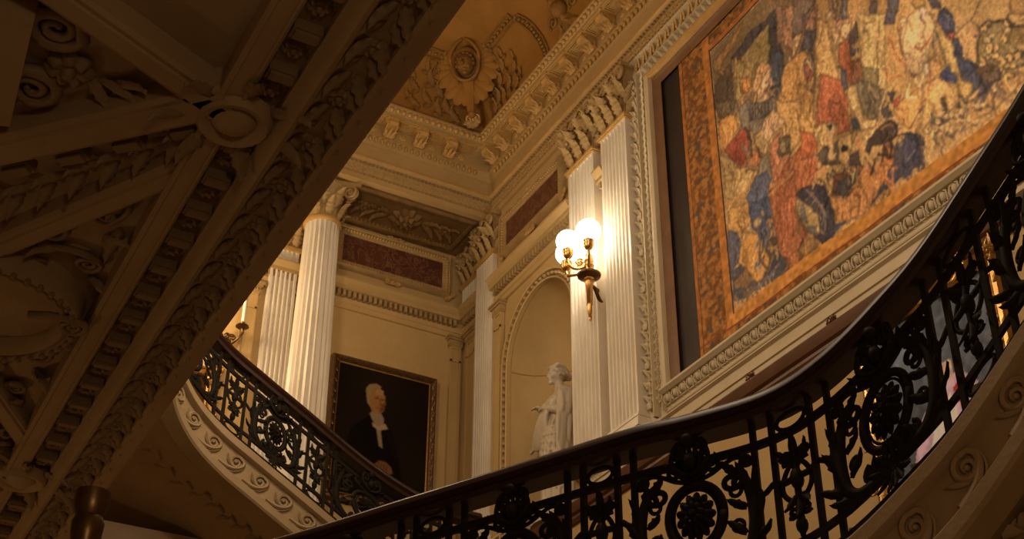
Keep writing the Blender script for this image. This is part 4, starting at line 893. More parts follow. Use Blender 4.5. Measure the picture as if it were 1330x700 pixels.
# ================================================================ the tapestry: a woven picture painted on one flat cloth
TAP = """
0 190 136 74 0 1242 1622 999 1415 1033 1263 1272 1441
0 196 146 82 0 1030 1441 838 1276 870 1151 1062 1294
0 180 132 74 0 1060 1311 869 1166 879 1125 1068 1137 1096 1142
0 122 94 60 0 1483 1686 1330 1687 1209 1584 1244 1382 1485 1557
0 72 66 64 1 1389 1637 1325 1640 1304 1637 1306 1547 1303 1515 1317 1477 1340 1487 1335 1546 1371 1581 1431 1627
0 76 80 88 1 1324 1561 1303 1538 1304 1509 1321 1479 1343 1492 1336 1524
0 150 120 66 1 1385 1609 1327 1625 1326 1573 1338 1549 1369 1566 1395 1538 1439 1530 1431 1592 1403 1605
0 150 106 75 1 1303 1646 1289 1631 1293 1580 1305 1553 1310 1573
0 86 66 50 1 1459 1617 1432 1621 1438 1570 1440 1524 1489 1560 1481 1609
0 160 110 56 1 1477 1656 1440 1662 1392 1678 1399 1665 1443 1636 1472 1623
0 165 112 76 1 1290 1619 1209 1584 1227 1481 1257 1508 1281 1527 1297 1550
1 84 74 78 12 1246 1528 1236 1515 1226 1490
1 84 74 78 8 1260 1560 1236 1563 1215 1573
1 90 78 74 8 1282 1619 1288 1583
1 95 80 74 7 1261 1601 1251 1569 1261 1554
0 200 150 95 1 1270 1545 1257 1551 1251 1540 1259 1519 1272 1513 1283 1518
0 204 138 70 1 1300 1512 1272 1510 1251 1500 1232 1473 1242 1436 1261 1394 1328 1443 1308 1486
0 190 92 50 1 1250 1480 1238 1464 1247 1433 1258 1435
0 215 165 115 1 1268 1430 1256 1434 1250 1417 1251 1399 1265 1413
0 185 110 50 1 1413 1565 1392 1556 1389 1533 1403 1527 1418 1542
0 186 130 76 1 1368 1558 1349 1559 1332 1540 1332 1527 1355 1521 1373 1512 1386 1522 1373 1542
0 216 162 112 1 1359 1524 1337 1534 1338 1515 1351 1492 1360 1486 1374 1489 1374 1506
1 110 70 50 5 1351 1513 1344 1510
1 140 70 50 5 1355 1498 1350 1494
0 200 150 100 1 1375 1497 1348 1489 1347 1463 1386 1485
0 110 86 60 1 1483 1572 1434 1536 1425 1509 1435 1500 1480 1526
0 206 132 60 1 1483 1521 1446 1515 1430 1500 1430 1473 1467 1454 1483 1465
0 165 70 50 1 1430 1467 1412 1464 1411 1422 1431 1398 1443 1402 1467 1451 1449 1458
0 190 110 60 1 1412 1416 1383 1387 1386 1367 1406 1374 1440 1394 1431 1400
0 122 106 86 1 1425 1509 1399 1511 1332 1461 1331 1442 1358 1448 1377 1430 1398 1429 1406 1457 1421 1471
1 62 54 52 6 1407 1513 1403 1494 1396 1469
1 62 54 52 6 1399 1505 1396 1484 1392 1467
1 62 54 52 6 1391 1496 1389 1474 1389 1464
1 62 54 52 6 1382 1495 1382 1465 1385 1461
1 62 54 52 6 1374 1486 1372 1472 1381 1459
1 62 54 52 6 1366 1478 1366 1462 1377 1456
1 62 54 52 6 1357 1477 1359 1453 1374 1453
1 62 54 52 5 1349 1468 1352 1444 1370 1451
1 62 54 52 5 1341 1460 1343 1450 1366 1448
1 70 56 44 12 1412 1464 1407 1397
1 80 60 44 11 1398 1429 1385 1376
0 206 152 102 1 1359 1440 1341 1452 1325 1425 1318 1398 1334 1394 1358 1398 1374 1396 1370 1425
0 206 146 76 1 1332 1461 1242 1396 1251 1342 1274 1361 1287 1349 1315 1341 1319 1390 1326 1419
1 150 95 55 5 1292 1414 1287 1373 1287 1349
1 150 95 55 5 1256 1403 1257 1361
0 190 146 82 1 1481 1460 1450 1416 1444 1397 1406 1374 1399 1361 1422 1345 1456 1344 1487 1364 1480 1420
1 130 90 55 6 1479 1426 1450 1385 1483 1394
1 130 90 55 6 1434 1380 1458 1358
1 100 72 50 10 1426 1379 1406 1368
1 196 130 70 16 1489 1350 1423 1342 1400 1358
0 206 120 76 1 1359 1386 1335 1388 1315 1341 1319 1317 1347 1311 1363 1312 1365 1350
0 186 92 55 1 1330 1324 1286 1333 1261 1289 1268 1248 1303 1259 1320 1241 1376 1276 1365 1299
0 192 82 46 1 1275 1358 1259 1344 1258 1303 1274 1298 1282 1318
0 112 96 66 1 1336 1383 1311 1368 1315 1347 1334 1347 1341 1364
0 160 130 86 1 1319 1356 1320 1352 1323 1350 1327 1350 1331 1353 1334 1357 1336 1362 1336 1368 1335 1372 1332 1374 1328 1373 1324 1370 1321 1366 1319 1361
0 142 122 92 1 1385 1379 1368 1380 1365 1347 1365 1323 1374 1317 1394 1317 1426 1319 1427 1339 1405 1349
0 86 90 110 1 1404 1355 1374 1344 1369 1320 1381 1273 1421 1298 1425 1325
1 196 126 62 13 1372 1303 1325 1308 1287 1328
1 150 60 42 7 1353 1327 1350 1292 1358 1268
1 150 60 42 7 1335 1315 1333 1281 1341 1257
1 150 60 42 7 1314 1302 1312 1268 1320 1244
1 150 60 42 7 1287 1284 1286 1251 1293 1227
0 70 66 70 0 1489 1220 1456 1221 1438 1232 1346 1178 1348 1143 1489 1156
0 196 136 66 1 1483 1333 1426 1317 1423 1282 1448 1276 1483 1297
0 80 78 90 1 1483 1294 1464 1285 1455 1259 1454 1232 1485 1220 1484 1258
0 120 86 56 1 1484 1197 1442 1207 1427 1173 1447 1170 1478 1179
0 190 126 56 1 1437 1269 1420 1250 1397 1216 1389 1191 1396 1173 1420 1164 1434 1180 1432 1193 1460 1224 1452 1249
0 96 90 96 1 1418 1258 1388 1251 1385 1220 1395 1206
0 170 120 66 1 1386 1264 1359 1236 1355 1211 1377 1196 1388 1197 1387 1233
0 80 66 56 1 1368 1210 1369 1208 1372 1207 1375 1207 1379 1209 1381 1213 1383 1216 1384 1220 1382 1222 1380 1223 1377 1223 1373 1221 1370 1217 1368 1214
0 70 80 106 1 1414 1315 1367 1285 1369 1248 1382 1262 1404 1249 1425 1268 1423 1296
0 170 135 95 1 1403 1263 1405 1261 1408 1259 1412 1260 1416 1263 1420 1267 1422 1271 1422 1275 1421 1278 1418 1279 1414 1279 1409 1276 1406 1272 1404 1268
0 160 130 100 1 1389 1273 1390 1270 1392 1269 1395 1270 1398 1272 1401 1274 1402 1278 1402 1281 1401 1283 1399 1284 1396 1283 1393 1282 1391 1279 1389 1276
1 56 56 66 12 1393 1163 1361 1178 1351 1189
1 92 90 98 11 1449 1155 1394 1158 1370 1166
0 190 106 56 1 1367 1285 1312 1250 1310 1212 1296 1170 1319 1162 1329 1143 1348 1143 1356 1184 1354 1219 1369 1248
1 160 60 44 8 1350 1269 1353 1224 1353 1181
1 160 60 44 8 1336 1260 1340 1216 1339 1174
1 160 60 44 8 1323 1251 1326 1208 1326 1166
0 182 98 55 1 1372 1301 1323 1295 1298 1330 1268 1309 1274 1255 1306 1264 1316 1224 1304 1184 1319 1164 1352 1164 1365 1197 1372 1250
1 150 60 44 7 1338 1320 1353 1276 1355 1214
1 150 60 44 7 1321 1309 1335 1265 1338 1204
1 150 60 44 7 1307 1300 1322 1257 1324 1196
1 150 60 44 7 1287 1286 1302 1244 1304 1184
1 196 130 66 14 1373 1295 1314 1302
0 62 60 72 0 1141 1168 1111 1187 1091 1194 1054 1169 1058 1151 1100 1150 1151 1151 1244 1147 1268 1146 1273 1159 1244 1164 1210 1148 1171 1148
0 180 118 62 1 1303 1172 1269 1162 1285 1150 1310 1149 1323 1161
0 112 62 42 1 1242 1212 1230 1241 1206 1241 1168 1225 1168 1211 1206 1203
0 70 66 60 1 1233 1209 1225 1229 1182 1225 1177 1214 1210 1202
0 195 120 60 1 1170 1215 1137 1220 1111 1203 1127 1173 1149 1158 1169 1155 1178 1176
0 190 120 60 1 1243 1210 1208 1195 1187 1198 1181 1214 1174 1196 1167 1164 1177 1147 1216 1152 1240 1167 1243 1193
1 120 66 38 6 1199 1204 1190 1184 1178 1174 1187 1163 1207 1165
1 120 66 38 5 1235 1179 1234 1165
1 120 66 38 5 1222 1174 1221 1159
1 120 66 38 5 1180 1197 1174 1187 1180 1184
0 58 52 60 1 1307 1256 1291 1260 1271 1251 1254 1228 1245 1197 1242 1165 1251 1149 1272 1148 1285 1169 1274 1176 1276 1200 1286 1226
0 168 130 76 1 1309 1254 1286 1226 1276 1200 1274 1171 1285 1169 1306 1198 1312 1227
0 112 104 98 1 1300 1234 1293 1227 1301 1204 1308 1214
0 118 108 100 1 1299 1197 1283 1184 1282 1170 1291 1178
1 130 106 86 3 1285 1253 1274 1235 1285 1233
1 130 106 86 3 1280 1242 1271 1223 1281 1219
1 130 106 86 3 1275 1230 1268 1211 1277 1206
1 130 106 86 3 1270 1218 1265 1199 1273 1192
1 130 106 86 3 1265 1206 1262 1187 1269 1179
1 130 106 86 3 1260 1195 1260 1176 1265 1165
0 112 88 72 1 1260 1626 1208 1582 1243 1539 1274 1543
1 78 70 72 11 1214 1580 1246 1556
0 84 74 78 1 1243 1537 1219 1518 1231 1486 1255 1505
0 106 96 90 1 1156 1538 1143 1527 1150 1492 1168 1504
0 160 120 86 1 1184 1562 1156 1538 1173 1508 1185 1524
0 222 172 122 1 1196 1528 1183 1537 1182 1526 1195 1516
0 186 130 86 1 1171 1506 1141 1482 1152 1453 1182 1447 1189 1483
0 208 158 102 1 1187 1499 1142 1473 1157 1455 1186 1453
1 140 95 60 5 1183 1488 1163 1455
1 140 95 60 5 1166 1485 1180 1458
0 206 150 82 1 1215 1540 1193 1512 1192 1455 1185 1381 1239 1421 1223 1479
0 86 70 66 1 1151 1457 1135 1465 1131 1446 1139 1431 1153 1434
0 80 80 95 1 1151 1428 1136 1416 1143 1412 1153 1419
0 206 162 92 1 1127 1478 1076 1433 1094 1308 1140 1343 1130 1404 1132 1438
1 120 86 52 5 1089 1432 1099 1387 1113 1331
1 140 96 58 5 1120 1459 1100 1436
1 140 96 58 5 1110 1427 1115 1414 1128 1419
0 170 86 52 1 1172 1454 1153 1449 1155 1392 1163 1367 1175 1407 1178 1436
0 140 86 52 1 1152 1409 1135 1394 1141 1348 1161 1363
0 112 92 86 1 1097 1481 1084 1470 1091 1449 1100 1459
0 96 90 95 1 1062 1459 1044 1444 1052 1419 1067 1438
0 86 76 86 1 1072 1438 1055 1419 1061 1404 1079 1419
0 214 164 98 1 1053 1403 1016 1386 1019 1347 1041 1295 1052 1313 1051 1365
1 110 70 56 8 1058 1390 1051 1365 1052 1313 1044 1289
1 180 90 52 6 1092 1343 1090 1324 1063 1308 1048 1310
1 185 90 52 5 1076 1393 1064 1352 1058 1318
0 140 116 72 1 1133 1375 1105 1354 1112 1322 1140 1343
0 84 86 96 1 1181 1421 1172 1405 1170 1370 1180 1377
0 182 132 72 0 1177 1280 1124 1261 1103 1264 1046 1202 1051 1184 1146 1205 1193 1237
0 200 140 70 1 1271 1449 1242 1405 1251 1355 1259 1344 1285 1363
0 190 92 50 1 1285 1363 1259 1344 1258 1298 1294 1311
0 126 106 76 1 1156 1372 1094 1307 1123 1269 1140 1288 1151 1312
1 80 70 60 6 1138 1354 1135 1314 1143 1298
1 170 140 95 5 1129 1343 1120 1308
1 190 150 95 10 1094 1307 1113 1291 1125 1269
0 74 68 66 1 1112 1284 1093 1288 1093 1261 1110 1269
0 182 92 56 1 1226 1430 1182 1397 1175 1344 1182 1295 1207 1308 1209 1328 1248 1356 1236 1388
0 206 152 86 1 1251 1355 1230 1341 1227 1296 1243 1298 1257 1317
0 206 156 92 1 1170 1373 1154 1366 1154 1328 1147 1293 1131 1278 1133 1268 1160 1282 1168 1327
0 70 72 80 1 1174 1308 1160 1298 1163 1282 1177 1290
0 86 72 58 1 1258 1298 1227 1296 1204 1294 1209 1254 1243 1270
0 206 152 92 1 1230 1341 1211 1332 1221 1292 1215 1265 1231 1271
0 46 44 50 1 1228 1334 1218 1333 1223 1322
0 196 146 80 1 1206 1300 1171 1283 1178 1272 1197 1246 1211 1256
0 60 48 44 1 1191 1269 1192 1268 1194 1267 1196 1268 1199 1270 1201 1272 1202 1274 1202 1277 1201 1278 1199 1279 1197 1278 1195 1277 1193 1274 1191 1272
0 76 62 56 1 1190 1253 1172 1249 1174 1224 1195 1238
0 196 132 66 1 1085 1274 1034 1271 1040 1232 1068 1215 1089 1243
0 182 72 50 1 1086 1283 1069 1282 1076 1271 1083 1272
0 70 62 66 1 1093 1300 1079 1294 1086 1285
1 110 76 50 4 1039 1234 1068 1217
0 186 102 50 1 1119 1222 1107 1220 1110 1181 1137 1199
0 66 60 66 0 1104 1212 1058 1193 1052 1176 1059 1147 1110 1181
0 120 110 96 1 1095 1206 1072 1196 1078 1190 1094 1198
0 62 48 42 1 1147 1255 1124 1261 1104 1258 1092 1241 1094 1222 1107 1220 1118 1226 1140 1236 1149 1229 1157 1242 1152 1252
1 62 48 42 9 1096 1224 1075 1208 1065 1194 1066 1169
1 62 48 42 7 1118 1228 1124 1212 1133 1204
1 62 48 42 8 1106 1222 1107 1197
1 130 92 60 3 1123 1254 1113 1253 1102 1245
1 140 100 66 3 1115 1232 1099 1235
0 216 166 106 1 1035 1397 1013 1390 994 1368 1001 1330 1020 1296 1039 1294 1059 1309
0 226 182 142 1 1016 1390 1006 1388 1005 1377 1014 1373
0 190 140 70 1 1003 1391 1005 1389 1008 1389 1013 1391 1018 1395 1022 1400 1025 1405 1025 1409 1023 1411 1020 1411 1015 1409 1010 1404 1006 1399 1004 1395
1 170 70 46 4 1031 1339 1031 1328 1025 1323 1003 1338
1 90 70 66 4 1017 1380 1014 1367
1 84 76 76 4 998 1343 1001 1316 1000 1302
0 206 146 80 1 1001 1307 987 1279 988 1266 1004 1264 1021 1270 1018 1295
0 76 72 76 1 996 1402 978 1388 980 1371 992 1377
0 202 146 86 1 962 1303 933 1307 922 1288 937 1236 956 1255 955 1279
1 110 84 66 8 958 1302 928 1307 912 1321
0 66 68 88 1 985 1369 974 1365 961 1336 960 1321 965 1310 975 1314 989 1352
1 110 110 120 2 975 1354 970 1337 971 1323
0 62 64 86 1 969 1299 958 1292 955 1275 958 1253 933 1235 951 1215 970 1230 968 1257
0 66 74 108 1 997 1266 984 1266 983 1240 1002 1254
1 60 58 66 6 993 1343 987 1291 981 1240
0 216 166 92 1 994 1357 986 1342 978 1312 970 1287 969 1262 972 1231 980 1237 988 1295 991 1331
0 182 76 56 1 974 1315 965 1308 969 1296 974 1307
0 226 186 140 1 1025 1301 1017 1301 1019 1283 1028 1279
0 140 112 66 1 863 1200 871 1185 884 1177 899 1179 914 1191 926 1209 932 1232 931 1254 923 1270 909 1278 893 1275 878 1263 867 1243 862 1221
0 66 58 50 0 905 1227 906 1225 909 1224 911 1225 914 1227 916 1230 917 1233 917 1236 916 1238 914 1239 911 1238 908 1236 906 1233 905 1230
0 206 152 78 0 907 1229 908 1228 909 1227 911 1228 913 1229 915 1231 916 1234 916 1236 915 1238 913 1238 911 1238 909 1236 908 1234 907 1231
0 66 58 50 0 884 1202 885 1200 887 1199 889 1200 892 1202 894 1205 895 1208 895 1211 894 1213 892 1213 889 1213 887 1211 885 1208 884 1205
0 206 152 78 0 885 1204 886 1202 888 1202 890 1202 892 1204 893 1206 894 1209 894 1211 893 1212 891 1213 890 1212 888 1211 886 1209 885 1206
0 66 58 50 0 897 1253 898 1251 900 1250 903 1251 906 1253 908 1256 909 1259 909 1262 908 1264 906 1265 903 1264 900 1262 898 1259 897 1256
0 176 140 86 0 899 1255 900 1253 901 1253 903 1254 905 1255 907 1257 908 1260 908 1262 907 1264 905 1264 903 1264 901 1262 900 1260 899 1257
0 66 58 50 0 897 1191 898 1189 900 1188 902 1189 905 1191 907 1193 908 1197 908 1199 907 1201 905 1202 902 1201 900 1199 898 1197 897 1193
0 206 152 78 0 898 1193 899 1191 901 1191 903 1191 905 1193 906 1195 907 1197 907 1199 906 1201 905 1201 903 1201 901 1199 899 1197 898 1195
0 66 58 50 0 871 1241 872 1239 874 1238 877 1239 879 1241 881 1244 882 1247 882 1250 881 1252 879 1252 877 1252 874 1250 872 1247 871 1243
0 206 152 78 0 873 1243 874 1241 875 1241 877 1241 879 1243 881 1245 881 1247 881 1250 881 1251 879 1252 877 1251 875 1250 874 1247 873 1245
0 66 58 50 0 865 1198 866 1196 868 1195 871 1196 873 1198 875 1200 876 1204 876 1206 875 1208 873 1209 870 1208 868 1206 866 1204 865 1200
0 176 140 86 0 867 1200 867 1198 869 1198 871 1198 873 1200 874 1202 875 1204 875 1206 874 1208 873 1208 871 1208 869 1206 867 1204 867 1202
0 66 58 50 0 867 1246 868 1244 870 1244 873 1244 875 1246 877 1249 879 1253 878 1255 877 1257 875 1258 873 1257 870 1255 868 1252 867 1249
0 176 140 86 0 869 1248 870 1247 871 1246 873 1247 875 1249 877 1251 878 1253 877 1255 877 1257 875 1258 873 1257 871 1255 870 1253 869 1251
0 66 58 50 0 877 1230 879 1228 881 1227 883 1228 886 1230 888 1233 889 1236 889 1239 888 1241 886 1242 883 1241 880 1239 878 1236 877 1233
0 206 152 78 0 879 1232 880 1231 882 1230 883 1231 885 1232 887 1234 888 1237 888 1239 887 1241 885 1241 883 1241 881 1239 880 1237 879 1234
0 66 58 50 0 864 1202 865 1200 867 1199 870 1200 872 1202 874 1205 875 1208 875 1211 874 1213 872 1213 869 1213 867 1211 865 1208 864 1205
0 176 140 86 0 866 1204 867 1203 868 1202 870 1203 872 1204 873 1206 874 1209 874 1211 873 1212 872 1213 870 1212 868 1211 866 1209 866 1206
0 66 58 50 0 868 1181 870 1179 872 1179 874 1179 877 1181 878 1184 880 1187 879 1190 878 1192 876 1192 874 1192 871 1190 869 1187 868 1184
0 176 140 86 0 870 1183 871 1182 872 1181 874 1182 876 1183 878 1185 879 1188 879 1190 878 1191 876 1192 874 1191 872 1190 871 1188 870 1185
0 66 58 50 0 901 1197 902 1195 904 1195 906 1195 909 1197 911 1200 912 1203 912 1206 911 1208 909 1209 906 1208 904 1206 902 1203 901 1200
0 206 152 78 0 902 1199 903 1198 905 1197 907 1198 909 1199 910 1202 911 1204 911 1206 910 1208 909 1208 907 1208 905 1206 903 1204 902 1202
0 66 58 50 0 906 1270 907 1268 909 1267 912 1268 914 1270 916 1273 917 1277 917 1280 916 1282 914 1282 911 1281 909 1279 907 1276 906 1273
0 206 152 78 0 907 1272 908 1271 910 1270 912 1271 914 1272 916 1275 916 1277 916 1280 915 1281 914 1282 912 1281 910 1279 908 1277 907 1274
0 66 58 50 0 857 1200 858 1198 860 1198 863 1198 865 1200 867 1203 868 1206 868 1209 867 1211 865 1212 862 1211 860 1209 858 1206 857 1203
0 206 152 78 0 859 1202 860 1201 861 1200 863 1201 865 1202 866 1204 867 1207 867 1209 866 1210 865 1211 863 1210 861 1209 859 1207 859 1204
0 66 58 50 0 900 1227 902 1225 904 1224 906 1225 909 1227 911 1230 912 1233 912 1236 911 1238 909 1239 906 1238 903 1236 901 1233 900 1230
0 206 152 78 0 902 1229 903 1228 905 1227 907 1228 909 1229 910 1231 911 1234 911 1236 910 1238 908 1238 906 1238 904 1236 903 1234 902 1231
0 66 58 50 0 899 1218 900 1216 902 1215 905 1216 907 1218 909 1221 910 1224 910 1227 909 1229 907 1230 904 1229 902 1227 900 1224 899 1221
0 206 152 78 0 901 1220 901 1218 903 1218 905 1218 907 1220 909 1222 909 1225 909 1227 908 1228 907 1229 905 1228 903 1227 901 1225 900 1222
0 66 58 50 0 866 1183 867 1181 869 1180 872 1181 874 1183 876 1185 877 1188 877 1191 876 1193 874 1194 872 1193 869 1191 867 1189 866 1185
0 176 140 86 0 868 1185 869 1183 870 1183 872 1183 874 1185 875 1187 876 1189 876 1191 875 1193 874 1193 872 1193 870 1191 869 1189 868 1187
0 66 58 50 0 869 1238 871 1236 873 1235 875 1236 878 1238 880 1241 881 1244 881 1247 879 1249 877 1250 875 1249 872 1247 870 1244 869 1241
0 176 140 86 0 871 1240 872 1238 873 1238 875 1238 877 1240 879 1242 880 1245 880 1247 879 1248 877 1249 875 1248 873 1247 872 1245 871 1242
0 66 58 50 0 888 1196 889 1194 891 1193 893 1194 896 1196 898 1199 899 1202 899 1205 898 1207 896 1208 893 1207 891 1205 889 1202 888 1199
0 206 152 78 0 889 1198 890 1197 892 1196 894 1197 896 1198 897 1200 898 1203 898 1205 897 1206 896 1207 894 1206 892 1205 890 1203 889 1200
0 66 58 50 0 868 1195 869 1193 871 1193 874 1193 876 1195 878 1198 879 1201 879 1204 878 1206 876 1207 874 1206 871 1204 869 1201 868 1198
0 206 152 78 0 870 1197 871 1196 872 1195 874 1196 876 1197 878 1199 878 1202 878 1204 878 1205 876 1206 874 1205 872 1204 871 1202 870 1199
0 66 58 50 0 923 1209 924 1207 927 1206 929 1207 932 1209 934 1212 935 1215 935 1218 934 1220 932 1221 929 1220 926 1218 924 1215 923 1212
0 176 140 86 0 925 1211 926 1210 927 1209 929 1210 932 1211 933 1214 934 1216 934 1218 933 1220 931 1220 929 1220 927 1218 926 1216 925 1214
0 66 58 50 0 920 1213 922 1211 924 1210 926 1211 929 1213 931 1215 932 1219 932 1222 931 1224 929 1224 926 1224 924 1222 922 1219 920 1215
0 206 152 78 0 922 1215 923 1213 925 1213 927 1213 929 1215 930 1217 931 1219 931 1222 930 1223 929 1224 927 1223 925 1222 923 1219 922 1217
0 66 58 50 0 906 1253 907 1251 909 1251 911 1251 914 1253 916 1256 917 1260 917 1263 916 1265 914 1265 911 1265 909 1263 907 1260 905 1256
0 176 140 86 0 907 1255 908 1254 910 1253 912 1254 914 1256 915 1258 916 1260 916 1263 915 1264 914 1265 912 1264 910 1263 908 1260 907 1258
0 66 58 50 0 870 1251 872 1249 874 1248 876 1249 879 1251 881 1254 882 1257 882 1260 881 1262 878 1263 876 1262 873 1260 871 1257 870 1254
0 176 140 86 0 872 1253 873 1251 874 1251 876 1252 878 1253 880 1255 881 1258 881 1260 880 1262 878 1262 876 1262 874 1260 873 1258 872 1255
0 66 58 50 0 906 1194 908 1192 910 1191 912 1192 915 1194 917 1196 918 1200 918 1202 917 1204 915 1205 912 1204 910 1202 907 1200 906 1196
0 176 140 86 0 908 1196 909 1194 911 1194 913 1194 915 1196 916 1198 917 1200 917 1202 916 1204 914 1205 912 1204 910 1202 909 1200 908 1198
0 66 58 50 0 898 1175 899 1173 901 1173 904 1173 906 1175 908 1178 909 1181 909 1184 908 1186 906 1187 903 1186 901 1184 899 1181 898 1178
0 206 152 78 0 899 1177 900 1176 902 1175 904 1176 906 1177 907 1179 908 1182 908 1184 907 1185 906 1186 904 1185 902 1184 900 1182 899 1179
0 66 58 50 0 917 1230 918 1228 920 1228 923 1229 925 1231 928 1233 929 1237 929 1240 928 1242 925 1242 923 1242 920 1240 918 1237 917 1233
0 206 152 78 0 919 1233 920 1231 921 1231 923 1231 925 1233 927 1235 928 1237 928 1240 927 1241 925 1242 923 1241 921 1240 920 1237 919 1235
0 66 58 50 0 905 1241 906 1239 908 1238 911 1239 913 1241 916 1244 917 1247 917 1250 915 1252 913 1253 911 1252 908 1250 906 1247 905 1244
0 206 152 78 0 907 1243 908 1242 909 1241 911 1242 913 1243 915 1245 916 1248 916 1250 915 1252 913 1252 911 1252 909 1250 907 1248 907 1245
0 66 58 50 0 900 1275 901 1273 903 1272 906 1273 908 1275 910 1278 912 1282 911 1285 910 1287 908 1287 905 1287 903 1284 901 1281 900 1278
0 176 140 86 0 901 1277 902 1276 904 1275 906 1276 908 1277 910 1280 910 1282 910 1285 910 1286 908 1287 906 1286 904 1284 902 1282 901 1280
0 66 58 50 0 909 1188 910 1186 912 1185 915 1186 918 1188 920 1191 921 1194 921 1197 920 1199 917 1199 915 1199 912 1197 910 1194 909 1191
0 176 140 86 0 911 1190 912 1188 913 1188 915 1188 917 1190 919 1192 920 1194 920 1197 919 1198 917 1199 915 1198 913 1197 912 1195 911 1192
0 66 58 50 0 894 1227 896 1225 898 1225 900 1225 903 1227 905 1230 906 1233 906 1236 905 1238 903 1239 900 1238 898 1236 895 1233 894 1230
0 206 152 78 0 896 1229 897 1228 899 1227 901 1228 903 1229 904 1232 905 1234 905 1236 904 1238 902 1238 900 1238 898 1236 897 1234 896 1232
0 66 58 50 0 880 1202 882 1201 884 1200 886 1200 889 1202 891 1205 892 1208 892 1211 891 1213 889 1214 886 1213 883 1211 881 1208 880 1205
0 206 152 78 0 882 1205 883 1203 885 1202 886 1203 888 1205 890 1207 891 1209 891 1211 890 1213 888 1213 886 1213 884 1211 883 1209 882 1207
0 66 58 50 0 889 1175 890 1173 893 1172 895 1173 898 1175 900 1177 901 1180 901 1183 899 1185 897 1186 895 1185 892 1183 890 1181 889 1177
0 206 152 78 0 891 1177 892 1175 893 1175 895 1175 897 1177 899 1179 900 1181 900 1183 899 1185 897 1185 895 1185 893 1183 892 1181 891 1179
0 66 58 50 0 897 1202 898 1200 900 1200 902 1200 905 1202 907 1205 908 1208 908 1211 907 1213 905 1214 902 1213 900 1211 898 1208 897 1205
0 206 152 78 0 898 1204 899 1203 901 1202 903 1203 905 1204 906 1207 907 1209 907 1211 906 1213 905 1213 903 1213 901 1211 899 1209 898 1207
0 66 58 50 0 910 1187 912 1185 914 1184 916 1185 919 1187 921 1190 922 1193 922 1196 921 1198 919 1198 916 1198 914 1196 911 1193 910 1190
0 206 152 78 0 912 1189 913 1187 915 1187 917 1187 919 1189 920 1191 921 1193 921 1196 920 1197 918 1198 916 1197 914 1196 913 1194 912 1191
0 66 58 50 0 874 1257 875 1255 877 1254 880 1255 882 1257 884 1260 885 1264 885 1266 884 1268 882 1269 879 1268 877 1266 875 1263 874 1260
0 206 152 78 0 875 1259 876 1258 878 1257 880 1258 882 1259 883 1262 884 1264 884 1266 883 1268 882 1269 880 1268 878 1266 876 1264 875 1262
0 66 58 50 0 872 1255 873 1253 875 1252 878 1253 880 1255 882 1258 883 1261 883 1264 882 1266 880 1267 878 1266 875 1264 873 1261 872 1258
0 206 152 78 0 874 1257 875 1255 876 1255 878 1255 880 1257 882 1259 882 1262 882 1264 881 1266 880 1266 878 1266 876 1264 874 1262 874 1259
0 66 58 50 0 870 1249 871 1247 873 1246 875 1247 878 1249 880 1252 881 1255 881 1258 880 1260 878 1261 875 1260 873 1258 871 1255 870 1252
0 206 152 78 0 871 1251 872 1249 874 1249 876 1249 878 1251 879 1253 880 1256 880 1258 879 1259 877 1260 875 1259 874 1258 872 1255 871 1253
0 66 58 50 0 893 1204 895 1202 897 1201 899 1202 902 1204 904 1207 905 1210 905 1213 904 1215 902 1216 899 1215 897 1213 895 1210 893 1207
0 206 152 78 0 895 1206 896 1205 898 1204 900 1205 902 1206 903 1208 904 1211 904 1213 903 1215 901 1215 899 1215 897 1213 896 1211 895 1208
0 66 58 50 0 880 1187 881 1186 883 1185 885 1185 888 1187 890 1190 891 1193 891 1196 890 1198 888 1199 885 1198 883 1196 881 1193 880 1190
0 206 152 78 0 881 1189 882 1188 884 1187 886 1188 887 1189 889 1192 890 1194 890 1196 889 1198 887 1198 885 1198 883 1196 882 1194 881 1192
0 66 58 50 0 920 1225 921 1223 923 1222 926 1223 928 1225 930 1228 931 1231 931 1234 930 1236 928 1237 925 1236 923 1234 921 1231 920 1228
0 176 140 86 0 921 1227 922 1225 924 1225 926 1225 928 1227 930 1229 930 1232 930 1234 930 1235 928 1236 926 1235 924 1234 922 1232 921 1229
0 66 58 50 0 902 1234 904 1232 906 1231 908 1232 911 1234 913 1237 914 1240 914 1243 913 1245 911 1246 908 1245 906 1243 904 1240 902 1237
0 206 152 78 0 904 1236 905 1235 907 1234 909 1235 911 1236 912 1238 913 1241 913 1243 912 1245 911 1245 909 1245 907 1243 905 1241 904 1238
1 58 48 44 7 935 1235 921 1283 905 1282 876 1265 872 1249 857 1232
0 96 66 50 1 938 1233 919 1225 915 1208 940 1207 951 1215
0 176 126 70 1 869 1295 839 1270 846 1244 872 1267
0 176 126 70 1 985 1190 926 1179 877 1172 876 1157 923 1150 976 1147 987 1171
0 60 66 96 1 996 1263 977 1248 982 1226 991 1236 1001 1256
0 66 66 80 1 963 1238 911 1198 914 1188 941 1185 969 1191 980 1212 967 1208 976 1232
0 100 76 60 1 938 1218 911 1198 916 1187 939 1192
0 206 152 80 1 977 1248 971 1228 958 1211 966 1191 977 1215
0 190 140 80 1 964 1200 945 1199 955 1191 966 1190
0 216 156 86 1 1029 1272 1001 1256 978 1223 985 1203 1010 1203 1022 1214 1033 1243
0 90 66 50 1 1004 1224 999 1223 1007 1206 1011 1209
0 206 150 80 1 1033 1243 1023 1223 1033 1204 1052 1194 1065 1203 1045 1213
1 180 80 50 4 1020 1281 1026 1246 1035 1234
1 80 66 56 6 1038 1231 1071 1218
0 110 100 92 1 1031 1213 1005 1187 1015 1183 1034 1199
0 84 70 56 0 1007 1201 1009 1199 1011 1198 1014 1199 1017 1201 1019 1204 1020 1207 1020 1210 1019 1212 1017 1213 1014 1213 1011 1210 1009 1208 1008 1204
